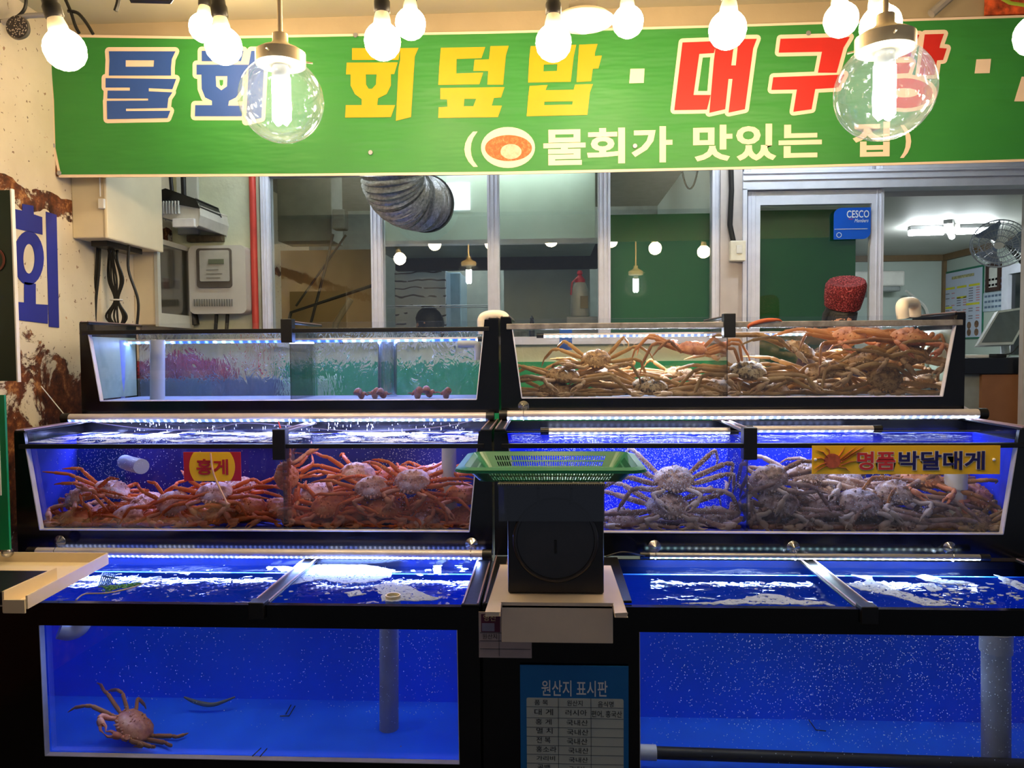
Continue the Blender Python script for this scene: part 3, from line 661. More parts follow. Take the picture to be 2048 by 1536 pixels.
tag(MB().tube([W(x, y, 3.0) for x, y in ((262, 0), (340, 2), (345, -8))], .012, 6).build('conduit', CORD, smooth=True), 'short black conduit along the ceiling', 'conduit')
# posters at the top corner
sbox('food_poster', 'orange food poster above the banner at the picture corner', 'poster', mat('orange_poster', (206, 84, 40), .5, var=.7, scale=25), (W(1968, 10, 3.69).x, W(2048, 10, 3.69).x + .3, 3.675, 3.688, W(1990, 30, 3.68).z, ZC - .005), 0)
tag(MB().tube([W(1995, -8, 3.5), W(2020, 6, 3.5), W(2060, 12, 3.5)], .008, 6).build('cable', mat('green_cable', (150, 170, 50), .5), smooth=True), 'yellow green cable above the banner by the orange poster', 'cable')
tag(MB().tube([W(1862, 28, 3.6), W(1905, -10, 3.6)], .02, 8).build('pipe', mat('grey_pipe', (150, 142, 134), .5)), 'grey slanting pipe above the red lettering', 'pipe')

# ================================================================ TANKS
def tank(label, X0, X1, Y0, Y1, zb, zt, win, rimz, liner, yback, divs, back='solid', rails=True, beam=None, zw=None, water=None, gr=None, ztg=None, railw=.045, ends=(1, 1), dglass=True):
    """win: ((x left top, x right top, z top), (x left bottom, x right bottom, z bottom)) of the trapezoid front window; rimz: (z0, z1) of the front rim bar; divs: X of the partitions"""
    (xlt, xrt, zwt), (xlb, xrb, zwb) = win
    t = thing('fish_tank', label, 'fish tank', ((X0 + X1) / 2, (Y0 + Y1) / 2, zb), gr)
    k0 = (xlt - xlb) / (zwt - zwb); k1 = (xrt - xrb) / (zwt - zwb)
    zp = zt if beam is None else beam
    xl2, xr2 = xlb + k0 * (zp - zwb), xrb + k1 * (zp - zwb)
    fr = MB()
    if beam is None:
        fr.prism([[(X0, Y0, zb), (X1, Y0, zb), (X1, Y0, zt), (xr2, Y0, zt), (xrb, Y0, zwb), (xlb, Y0, zwb), (xl2, Y0, zt), (X0, Y0, zt)]], (0, .02, 0))
    else:
        fr.prism([[(X0, Y0, zb), (X1, Y0, zb), (X1, Y0, zt), (X0, Y0, zt)], [(xlb, Y0, zwb), (xrb, Y0, zwb), (xrt, Y0, zwt), (xlt, Y0, zwt)]], (0, .02, 0))
    fr.build('front_frame', BLACK, t, bevel=.0015)
    # ends, underside
    for x0, x1 in ((X0, X0 + .012), (X1 - .012, X1)): MB().box(x0, x1, Y0 + .02, Y1, zb, zt).build('end_panel', BLACK, t)
    MB().box(X0 + .012, X1 - .012, Y0 + .02, Y1, zb, zb + .02).build('base_panel', BLACK, t)
    ix0, ix1 = X0 + .03, X1 - .03
    MB().box(ix0, ix1, Y0 + .032, yback + .012, zwb - .02, zwb - .004).build('tank_floor', liner, t)
    zi = zw if zw else zt - .01
    if back == 'solid':
        MB().box(ix0 - .018, ix1 + .018, yback, yback + .012, zwb - .004, zi + .0).build('back_panel', liner, t)
        MB().box(X0 + .012, X1 - .012, Y1 - .012, Y1, zb + .02, zt).build('rear_panel', BLACK, t)
        for x0, x1 in ((ix0 - .016, ix0), (ix1, ix1 + .016)): MB().box(x0, x1, Y0 + .034, yback, zwb - .004, zi).build('side_liner', liner, t)
    else:
        MB().box(ix0, ix1, Y1 - .012, Y1 - .004, zwb - .004, zt - .03).build('back_glass', back, t)
    MB().box(ix0 + .0, ix1, Y0 + .022, Y0 + .028, zwb - .01, (ztg or zt) - .004).build('front_glass', GLASS, t)
    # pale silicone line round the window
    e = MB(); w_ = .004 if beam is None else .002
    for (ax, az, bx_, bz) in ((xlb, zwb, xrb, zwb), (xlb, zwb, xlb + k0 * ((ztg or zwt) - zwb), ztg or zwt), (xrb, zwb, xrb + k1 * ((ztg or zwt) - zwb), ztg or zwt)):
        d = Vector((bx_ - ax, 0, bz - az)).normalized(); nn = Vector((-d.z, 0, d.x)) * w_ / 2; a = Vector((ax, Y0 - .002, az)); b = Vector((bx_, Y0 - .002, bz))
        e.prism([[a - nn, b - nn, b + nn, a + nn]], (0, .024, 0))
    e.build('silicone_edge', SIL, t)
    # rim bar across the front, side rails
    if rimz: MB().box(xl2 - .02, xr2 + .02, Y0 - .006, Y0 + .022, rimz[0], rimz[1]).build('rim_bar', BLACKM if not isinstance(rimz[-1], bpy.types.Material) else rimz[-1], t, bevel=.002)
    if rails:
        for x0, x1, ins, on in ((X0, X0 + railw, 1, ends[0]), (X1 - railw, X1, -1, ends[1])):
            if not on: continue
            r = MB().box(x0, x1, Y0 + .0, Y1, zt, zt + .008).build('side_rail', BLACKM, t, bevel=.002)
            m = MB()
            xs = (x0 + .006, x1 - .006)
            for x in xs: m.box(x - .0025, x + .0025, Y0 + .002, Y1, zt + .008, zt + .012)
            m.build('rail_strip', ALUP, r)
    for xd, ybk in divs:
        if dglass: MB().box(xd - .003, xd + .003, Y0 + .034, yback, zwb - .004, zi).build('divider_glass', GLASS, t)
        MB().box(xd - railw / 2, xd + railw / 2, Y0 + .03, Y1, zt - .008, zt).build('divider_rail', BLACKM, t, bevel=.002)
        m = MB()
        for x in (xd - railw / 2 + .006, xd + railw / 2 - .006): m.box(x - .0025, x + .0025, Y0 + .03, Y1, zt, zt + .004)
        m.build('rail_strip', ALUP, t)
        MB().box(xd - .026, xd + .026, Y0 - .016, Y0 + .034, rimz[0] - .045 if rimz else zt - .045, zt + .012).build('rail_bracket', BLACKM, t, bevel=.003)
    if water is not None:
        wv = MB(); nx, ny = 40, 12
        for j in range(ny + 1):
            for i in range(nx + 1):
                x = ix0 + (ix1 - ix0) * i / nx; y = Y0 + .03 + (Y1 - .014 - Y0 - .03) * j / ny
                wv.v.append(Vector((x, y, zw + .004 * noise.noise(Vector((x * 9, y * 9, zb * 7))))))
        for j in range(ny):
            for i in range(nx):
                a = j * (nx + 1) + i; wv.f.append([a, a + 1, a + nx + 2, a + nx + 1]); wv.mi.append(0)
        wv.build('water_surface', water, t, smooth=True)
    return t
XL0, XL1, XR0, XR1 = -2.19, -.232, -.222, 1.845
LB = mat('lower_tank_blue', (14, 100, 246), .55, var=.1, scale=3, bump=.05)
MBL = mat('red_crab_tank_navy', (30, 40, 168), .6, var=.15, scale=3)
MBR = mat('bright_blue_liner', (10, 50, 240), .55, var=.1, scale=3)
WL = water_mat('lower_water_foam_bubbly', (.6, .75, 1), .35, 9.0, .60, .1)
WR = water_mat('lower_water_calm', (.6, .75, 1), 0, 2.4, .6, .12)
WM1 = water_mat('middle_water_frothy', (.6, .7, .95), .8, 7, .5, 1.0)
WM2 = water_mat('middle_water', (.6, .7, .95), .25, 6, .6, .8)
WT1 = water_mat('upper_water', (.9, .95, 1), 0, 3, .6, .8)
tA = tank('lower blue tank holding one lone brown crab', XL0, XL1, 2.39, 2.95, 0, .727, ((-1.71, -.306, .65), (-1.705, -.303, .205)), None, LB, 2.83, [(-.965, 0)], beam=.65, zw=.70, water=WL, railw=.06, dglass=False)
tB = tank('lower blue tank with no crab, beneath the yellow banner sign tank', XR0, XR1, 2.39, 2.95, 0, .732, ((.283, 1.80, .65), (.285, 1.80, .16)), None, LB, 2.83, [(1.0, 0)], beam=.65, zw=.705, water=WR, railw=.06, dglass=False)
MB().box(.20, .262, 2.42, 2.94, .733, .742).build('side_rail', BLACKM, tB, bevel=.002)
MB().box(.19, .205, 2.42, 2.83, .2, .70).build('inner_wall', LB, tB)
tC = tank('middle tank of red crabs with the yellow-circled sign', XL0, XL1, 2.95, 3.40, .745, 1.238, ((-2.143, -.288, 1.185), (-2.094, -.325, .838)), (1.172, 1.190), MBL, 3.31, [(-1.085, 0)], zw=1.192, water=WM1)
tD = tank('middle bright blue tank of pale crabs with the long yellow sign', XR0, XR1, 2.95, 3.40, .745, 1.240, ((-.165, 1.785, 1.185), (-.115, 1.737, .838)), (1.172, 1.190), MBR, 3.31, [(.775, 0)], zw=1.192, water=WM2)
SILV = mat('scuffed_silver_rim', (150, 144, 140), .4, .5, var=.4, scale=20)
tE = tank('top tank with running water film and few shells', XL0, XL1, 3.40, 3.86, 1.275, 1.70, ((-2.148, -.30, 1.65), (-2.10, -.335, 1.338)), (1.648, 1.668), mat('pale_tank_floor', (150, 160, 190), .5), 3.84, [(-1.205, 0)], back=wavy_mat(), zw=1.655, water=WT1)
tF = tank('top tank heaped with brown snow crabs', XR0, XR1 - .02, 3.40, 3.86, 1.275, 1.705, ((-.17, 1.785, 1.665), (-.128, 1.732, 1.343)), (1.655, 1.680, SILV), mat('pale_tank_floor', (150, 160, 190), .5), 3.84, [(.80, 0)], back=GLASS, zw=1.660, water=WT1)
# pale inner trim of the end panel for the top tanks
for t, x in ((tE, XL0 + .013), (tF, XR1 - .035)):
    MB().box(x, x + .004, 3.43, 3.84, 1.34, 1.64).build('side_liner', mat('pale_green_glass_side', (150, 170, 150), .4), t)

# rafts of foam floating on the lower tanks
n = N('floating_foam'); v = n.coord(); _d = n.a('ShaderNodeBsdfDiffuse'); _d.inputs[0].default_value = (.34, .40, .58, 1); n.l(n.bump(n.noise(220, 2, v), .7, .004), _d.inputs['Normal'])
_t = n.a('ShaderNodeBsdfTransparent'); _m = n.a('ShaderNodeMixShader'); n.l(n.math('MULTIPLY', n.math('GREATER_THAN', n.noise(85, 4, v, .65), .44), .92), _m.inputs[0]); n.l(_t.outputs[0], _m.inputs[1]); n.l(_d.outputs[0], _m.inputs[2]); FOAM = n.fin(_m.outputs[0])
def foam(t, z, polys, dots, seed):
    rn = random.Random(seed); m = MB()
    for pl in polys:
        P_ = [WZ(x, y, z) for x, y in pl]; out = []
        for i in range(len(P_)):                     # ragged edges
            a, b = P_[i], P_[(i + 1) % len(P_)]; k = max(2, int((b - a).length / .018))
            for j in range(k): out.append(a.lerp(b, j / k) + Vector((rn.uniform(-.006, .006), rn.uniform(-.008, .008), 0)))
        m.prism([out], (0, 0, .0025))
    for (x0, x1, y0, y1, c_, r0, r1) in dots:
        for _ in range(c_):
            c = WZ(rn.uniform(x0, x1), rn.uniform(y0, y1), z); r = rn.uniform(r0, r1); e = rn.uniform(.4, 1); q0 = rn.uniform(0, 3)
            m.prism([[c + Vector((r * math.cos(q) * (1 + .3 * math.sin(3 * q + q0)), r * e * math.sin(q), 0)) for q in [i * PI / 5 for i in range(10)]]], (0, 0, .002))
    o = m.build('foam', FOAM, t); o['kind'] = 'stuff'
foam(tB, .7085, [[(1362, 1209), (1420, 1205), (1480, 1198), (1530, 1189), (1560, 1192), (1600, 1201), (1650, 1204), (1668, 1211)], [(1705, 1150), (1745, 1154), (1752, 1165), (1790, 1180), (1830, 1192), (1880, 1205), (1920, 1213), (1850, 1213), (1810, 1200), (1770, 1190), (1720, 1180), (1690, 1168), (1720, 1166), (1735, 1160)],
    [(1830, 1153), (1855, 1150), (1885, 1158), (1940, 1166), (1900, 1170), (1850, 1162)], [(1840, 1170), (1865, 1168), (1885, 1180), (1865, 1184)], [(1990, 1150), (2030, 1162), (2070, 1180), (2060, 1186), (2010, 1168)]],
    [(1483, 1580, 1160, 1182, 5, .005, .010), (1860, 2045, 1165, 1210, 60, .004, .016), (1790, 1990, 1180, 1210, 30, .003, .008)], 5)
foam(tA, .7035, [[(610, 1134), (650, 1129), (740, 1131), (788, 1142), (780, 1155), (740, 1165), (690, 1168), (640, 1160), (590, 1168), (560, 1178), (555, 1172), (585, 1150)], [(745, 1175), (780, 1165), (820, 1172), (850, 1190), (880, 1198), (860, 1203), (760, 1203), (765, 1190)], [(690, 1185), (720, 1180), (730, 1190), (700, 1194)], [(868, 1132), (884, 1131), (880, 1150), (870, 1148)]],
    [(560, 930, 1140, 1200, 50, .003, .010), (300, 480, 1140, 1195, 35, .003, .006), (890, 935, 1128, 1140, 6, .006, .014)], 6)

# ================================================================ LED TUBES
# (diffuser look, colour and radiance of the light it throws downward)
LEDB = (led_mat('led_blue_white', (.16, .27, 1.0), (.42, .52, 1.0), 3.4, .032), (.46, .52, 1.0), 62)
LEDBL = (led_mat('led_blue_white_low', (.20, .28, 1.0), (.55, .62, 1.0), 4.2, .020), (.30, .45, 1.0), 120)
LEDE = (led_mat('led_blue_row', (.04, .12, 1.0), (.22, .38, 1.0), 4.5, .045), (.22, .36, 1.0), 26)
LEDW = (led_mat('led_cold_white', (.36, .46, 1.0), (.60, .70, 1.0), 3.2, .032), (.66, .76, 1.0), 17)
LEDF = (led_mat('led_inner_white', (.30, .42, .8), (.7, .85, 1.0), 2.4, .032), (.80, .88, 1.0), 60)
LEDG = (led_mat('led_white', (.5, .85, .9), (.75, .95, 1.0), 3.2, .028), (.62, .82, 1.0), 130)
CUPM = thin_glass('clear_suction_cup', (.9, .9, .9), .1, .25)
def led_tube(label, xa, xb, Y, z, r, m, cups=(), dz=0, housing=None, wide=1.0, dy=.12, aim=0):
    m, lc_, lr_ = m
    t = thing('led_tube', label, 'light', ((xa + xb) / 2, Y, z - r), 'LED tubes along the tanks')
    h = MB(); e = MB(); k = 12
    # housing: upper half shell; diffuser: lower front half
    for mb_2, a0, a1, rr in ((h, -10, 190, r), (e, 188, 352, r * .96)):
        pr = [(math.radians(a0 + (a1 - a0) * i / k)) for i in range(k + 1)]
        A = [Vector((xa, Y + rr * math.cos(q + dy), z + rr * math.sin(q + dy))) for q in pr]
        mb_2.prism([A], (xb - xa, 0, 0))
    h.build('tube_housing', housing or mat('tube_housing', (196, 188, 190), .35, .3), t, smooth=True)
    e.build('led_diffuser', m, t, smooth=True)
    for x, s_ in ((xa, -1), (xb, 1)):
        MB().tube([(x - s_ * .006, Y, z), (x + s_ * .03, Y, z)], r * 1.15, 14).build('end_cap', BLACKM, t, smooth=True)
    for x in cups:
        MB().lathe([(.001, .0), (.006, .004), (.010, .012), (.024, .02), (.025, .022)], (x, Y + .0, z + r + .018), 16, M=Matrix.Rotation(-PI / 2, 4, 'X')).build('suction_cup', CUPM, t, smooth=True)
        MB().tube([Vector((x + (r + .002) * math.cos(a) * 0, Y + (r + .002) * math.cos(a), z + (r + .002) * math.sin(a))) for a in [i * 2 * PI / 12 for i in range(13)]], .0018, 5, cap=False).build('clip_ring', CUPM, t)
    la = bpy.data.lights.new('tube_light', 'AREA'); la.shape = 'RECTANGLE'; la.size = (xb - xa) * .98; la.size_y = r * 1.6; la.color = lc_; la.energy = math.pi * la.size * la.size_y * lr_
    lo = bpy.data.objects.new('tube_light', la); COL.objects.link(lo); lo.parent = t; lo.location = Vector((0, -r * .2, -r * .05)); lo.rotation_euler = (aim, 0, 0)
    return t
def led_px(label, x0, x1, py, Y, *a, **k):
    p0 = W(x0, py, Y); p1 = W(x1, py, Y); return led_tube(label, p0.x, p1.x, Y, W((x0 + x1) / 2, py, Y).z, *a, **k)
led_px('long blue-white LED tube between the shell tank and the red crab tank', 138, 975, 835, 3.33, .020, LEDB)
led_px('long white LED tube between the brown crab tank and the yellow-signed tank', 1012, 1958, 829, 3.33, .021, LEDW, cups=(W(1047, 829, 3.33).x,))
led_px('bluish LED tube over the lone crab tank', 72, 968, 1107, 2.88, .019, LEDBL, cups=(W(113, 1100, 2.88).x, W(942, 1100, 2.88).x))
led_px('thin white LED tube with small clips over the empty blue tank', 1296, 1962, 1113, 2.88, .012, LEDG, cups=(W(1311, 1110, 2.88).x, W(1590, 1110, 2.88).x, W(1905, 1110, 2.88).x), housing=mat('grey_tube_housing', (150, 148, 146), .35, .5))
led_px('LED tube inside the yellow-signed tank, beneath its water line left of the divider'.replace(' left of', ' before'), 1095, 1462, 862, 3.22, .014, LEDW)
led_px('shorter LED tube inside the yellow-signed tank, beyond the divider', 1502, 1748, 858, 3.22, .014, LEDW)
led_px('row of blue LEDs inside the shell tank top', 250, 958, 681, 3.78, .011, LEDE, dy=-.3, aim=-.5)
led_px('white LED strip inside the brown crab tank top', 1085, 1842, 668, 3.79, .011, LEDF, dy=-.3, aim=-.5)
tag(MB().tube(smoothpath([W(1212, 1113, 2.8), W(1240, 1105, 2.8), W(1262, 1106, 2.8), W(1290, 1112, 2.87)], 5), .003, 6).build('thin_wire', CORD, smooth=True), 'thin wire feeding the white LED tube over the empty blue tank', 'wire')
tag(MB().tube(smoothpath([W(176, 843, 3.3), W(300, 858, 3.28), W(420, 858, 3.28), W(500, 846, 3.28), W(700, 862, 3.28), W(860, 856, 3.28), W(962, 838, 3.28)], 8), .0022, 5).build('tie_cord', mat('grey_cord', (120, 120, 160), .6), smooth=True), 'thin cord sagging under the long blue-white LED tube', 'cord')
tag(MB().tube([W(82, 772, 3.3), W(130, 831, 3.33)], .0022, 5).build('tie_cord', WHITEP), 'thin white cord tying the LED tube to the rusted wall', 'cord')
a = W(15, 1105, 2.7); tag(MB().ball(a, .022, 14, 10, sz=.9).build('suction_cup', CUPM, smooth=True), 'clear round suction cup beside the beige tray', 'suction cup')

# ================================================================ PIPES
def pipe(label, px, y0, y1, Y, r, m=WHITEP, band=None, tiltx=0):
    a, b = W(px, y1, Y), W(px + tiltx, y0, Y); b.x = a.x + (b.x - a.x) * 1
    t = thing('standpipe', label, 'pipe', a)
    MB().tube([a, b], r, 24).build('pipe', m, t, smooth=True)
    if band: 
        c = W(px, band, Y); MB().tube([c + Vector((0, 0, -.03)), c + Vector((0, 0, .035))], r * 1.13, 24).build('coupling', m, t, smooth=True)
    return t
PV = mat('milky_pipe', (186, 190, 200), .35, var=.04)
pipe('white standpipe among the orange crabs beside the black tank end', 898, 893, 1057, 3.12, .031, WHITEP, 1020)
pipe('white standpipe among pale crabs under the long yellow sign', 1912, 900, 1058, 3.14, .038, WHITEP, 962)
pipe('grey standpipe in the lone crab tank', 778, 1235, 1505, 2.62, .034, mat('grey_pvc', (150, 146, 150), .4))
pipe('thick grey standpipe in the empty blue tank', 1992, 1225, 1535, 2.52, .043, mat('grey_pvc', (150, 146, 150), .4), 1285)
pipe('wide bluish pipe in the shell tank by the rusted wall end', 228, 680, 796, 3.72, .052, mat('bluish_pipe', (120, 140, 200), .3))
pipe('narrow white pipe in the shell tank in front of the red net', 315, 680, 798, 3.60, .034, PV)
pipe('clear pipe in the shell tank before the green panel', 775, 680, 796, 3.74, .048, thin_glass('clear_tube', (.85, .9, .95), .15, .25))
def bentpipe(label, pts, r, m=WHITEP, nm='pipe_elbow', k=6):
    return tag(MB().tube(smoothpath([Vector(p) for p in pts], k), r, 18).build(nm, m, smooth=True), label, 'pipe')
WE = mat('ivory_pvc', (234, 222, 206), .4, var=.03)
bentpipe('white elbow pipe bridging the two top tanks', [W(966, 668, 3.55), W(964, 640, 3.55), W(975, 631, 3.55), W(1000, 630, 3.55), W(1012, 640, 3.55), W(1013, 672, 3.55)], .022, WE)
bentpipe('white elbow pipe hooked over the brown crab tank rim', [W(1806, 636, 3.43), W(1804, 612, 3.43), W(1812, 606, 3.5), W(1828, 608, 3.58), W(1830, 632, 3.6)], .026, WE)
bentpipe('white elbow fitting inside the shell tank end', [W(916, 688, 3.7), W(945, 688, 3.7), W(954, 692, 3.7), W(956, 720, 3.7)], .018, PV)
bentpipe('short white pipe stub in the red crab tank', [W(283, 933, 3.06), W(262, 928, 3.15), W(250, 924, 3.24)], .032, PV, 'pipe_stub')
bentpipe('grey pipe elbow at the top corner of the lone crab tank', [W(118, 1262, 2.6), W(140, 1265, 2.62), W(160, 1256, 2.64), W(172, 1236, 2.66)], .028, mat('grey_pvc', (150, 146, 150), .4))
AP = mat('black_air_pipe', (26, 22, 24), .5, var=.3, scale=40)
for lab, p0, p1, r, cap in (('black air pipe with white ends on the floor of the lone crab tank', W(125, 1506, 2.45), W(880, 1526, 2.45), .012, 2), ('thick black air pipe with white end on the floor of the empty blue tank', W(1305, 1505, 2.46), W(2060, 1531, 2.46), .02, 1)):
    t = thing('air_pipe', lab, 'pipe', p0)
    MB().tube([p0, p1], r, 12).build('pipe', AP, t, smooth=True)
    d = (p1 - p0).normalized()
    MB().tube([p0 - d * .045, p0 + d * .012], r * 1.25, 12).build('end_sleeve', WHITEP, t, smooth=True)
    if cap == 2: MB().tube([p1 - d * .0, p1 + d * .05], r * 1.1, 12).build('end_sleeve', WHITEP, t, smooth=True)
tag(MB().tube(smoothpath([W(368, 1394, 2.72), W(395, 1405, 2.72), W(428, 1409, 2.72), W(470, 1394, 2.74)], 6), [.003 + .006 * math.sin(PI * i / 18) for i in range(19)], 8).build('grey_strand', mat('grey_green_flesh', (84, 92, 96), .6), smooth=True), 'long thin grey curved strand lying on the blue tank floor', 'strand')
tag(MB().tube(smoothpath([W(800, 1495, 2.5), W(825, 1503, 2.5), W(842, 1508, 2.5), W(842, 1522, 2.5)], 4), .006, 8).build('crab_limb', mat('orange_shell', (176, 84, 44), .5), smooth=True), 'loose orange leg piece lying beside the grey standpipe', 'crab leg')
for i, q in enumerate((((560, 1432), (578, 1432), (590, 1412)), ((572, 1428), (582, 1410)), ((505, 1512), (522, 1496)), ((520, 1513), (534, 1497)))):
    tag(MB().tube([WZ(x, y, .209) for x, y in q], .002, 5).build('dark_sliver', AP), ('short dark sliver bent on the floor of the lone crab tank', 'straight dark sliver beside the bent one on the blue floor', 'dark sliver by the air pipe of the lone crab tank', 'second dark sliver by the air pipe, closer to the standpipe')[i], 'debris')
tag(MB().tube([WZ(x, y, .168) for x, y in ((1618, 1440), (1632, 1460), (1652, 1462))], .002, 5).build('dark_sliver', AP), 'dark bent sliver on the floor of the empty blue tank', 'debris')

# ================================================================ CRABS
def shell_mat(name, stops, sc=14, rough=.5, bmp=.35):
    n = N(name); v = n.coord(); a = n.noise(sc, 6, v, .7)
    return n.fin(n.pbsdf(n.ramp(a, stops), rough, 0, n.bump(n.noise(sc * 7, 3, v), bmp, .004)))
def L3(*c): return [(p, lin(q)) for p, q in c]
SH = {
 'brown': (shell_mat('brown_crab_shell', L3((.34, (60, 40, 22)), (.45, (140, 100, 56)), (.56, (192, 150, 94)), (.68, (110, 74, 42))), 22), shell_mat('brown_crab_leg', L3((.3, (118, 82, 42)), (.5, (166, 122, 66)), (.7, (192, 150, 90))), 9), shell_mat('brown_crab_claw', L3((.3, (176, 126, 80)), (.7, (222, 186, 134))), 12)),
 'mottled': (shell_mat('mottled_crab_shell', L3((.36, (40, 28, 20)), (.46, (120, 88, 52)), (.55, (190, 158, 108)), (.66, (52, 36, 26))), 34), None, None),
 'rose': (shell_mat('rosy_crab_shell', L3((.30, (120, 62, 40)), (.5, (190, 118, 76)), (.72, (212, 158, 110))), 18), shell_mat('rosy_crab_leg', L3((.3, (146, 86, 44)), (.7, (190, 130, 76))), 9), None),
 'red': (shell_mat('red_crab_shell', L3((.3, (170, 64, 26)), (.5, (220, 116, 54)), (.7, (232, 164, 104))), 14), shell_mat('red_crab_leg', L3((.3, (190, 66, 14)), (.5, (222, 98, 26)), (.75, (236, 140, 60))), 9), shell_mat('red_crab_claw', L3((.3, (206, 90, 50)), (.7, (232, 168, 120))), 10)),
 'redpale': (shell_mat('pale_red_crab_shell', L3((.36, (150, 78, 58)), (.5, (214, 150, 120)), (.64, (234, 200, 184))), 16), None, None),
 'pale': (shell_mat('pale_crab_shell', L3((.36, (78, 56, 50)), (.47, (150, 116, 104)), (.58, (196, 170, 158)), (.7, (120, 90, 80))), 20), shell_mat('pale_crab_leg', L3((.34, (110, 74, 62)), (.5, (166, 124, 106)), (.66, (206, 176, 160))), 9), shell_mat('pale_crab_claw', L3((.3, (180, 146, 126)), (.7, (224, 204, 190))), 12)),
}
def shades(k):
    a = SH[k]; base = {'mottled': 'brown', 'redpale': 'red', 'rose': 'rose'}.get(k, k)
    leg = a[1] or SH[base][1]; claw = a[2] or SH['red' if base == 'rose' else base][2]
    return a[0], leg, claw
CAR = {}
def carapace_mesh(mkey, var):
    """broad rounded shell, narrower at the front, domed above with warts and a spiny edge, flat below with a paler belly"""
    if (mkey, var) in CAR: return CAR[mkey, var]
    rn = random.Random(77 + var); mb = MB(); n, m = 36, 14
    def outline(t):
        x = math.cos(t); y = math.sin(t)
        w = .072 * (1 - .20 * max(0, y) ** 1.4 + .05 * math.cos(2 * t)); h = .066 * (1 + .06 * math.cos(3 * t))
        sp = 1 + (.05 if int((t / (2 * PI)) * 36) % 2 else 0) * (1 if abs(y) < .95 else 0)
        return x * w * sp, y * h * sp
    prof = [(0, .030), (.2, .031), (.4, .030), (.6, .026), (.78, .019), (.9, .010), (.97, .002), (1.0, -.004), (.95, -.011), (.8, -.017), (.55, -.022), (.3, -.024), (0, -.024)]
    off = Vector((var * 3.1, 0, 0))
    for (k, z) in prof:
        for i in range(n):
            x, y = outline(2 * PI * i / n); x *= k; y *= k
            zz = z
            if z > .004:
                q = noise.noise(Vector((x * 70, y * 70, 0)) + off)
                zz += .006 * q - .004 * math.exp(-((abs(x) - .022) / .008) ** 2) * (1 - k)
                if q > .25: zz += .003
            mb.v.append(Vector((x, y, zz)))
    for j in range(len(prof) - 1):
        for i in range(n):
            a = j * n + i; b = j * n + (i + 1) % n; mb.f.append([a, a + n, b + n, b]); mb.mi.append(0)
    # rostrum spines and eye stalks
    for s_ in (-1, 1):
        mb.tube([(s_ * .007, .060, .004), (s_ * .009, .078, .006)], [.006, .001], 6)
        mb.tube([(s_ * .02, .055, .006), (s_ * .022, .066, .009)], [.004, .004], 6)
        for k in range(3):
            a = .35 + k * .35; x, y = outline(a if s_ > 0 else PI - a); mb.tube([(x * .95, y * .95, .004), (x * 1.1, y * 1.1, .007)], [.004, .0008], 5)
    for k in range(16):
        a = rn.uniform(0, 6.28); q = rn.uniform(.2, .85); x, y = outline(a); mb.tube([(x * q, y * q, .026 * (1 - q * q) ** .5), (x * q, y * q, .037 * (1 - q * q) ** .5)], [.004, .0015], 5)
    me = bpy.data.meshes.new('carapace'); me.from_pydata([tuple(p) for p in mb.v], [], mb.f); me.validate()
    me.polygons.foreach_set('use_smooth', [True] * len(me.polygons)); me.materials.append(shades(mkey)[0])
    CAR[mkey, var] = me; return me
BND = {}
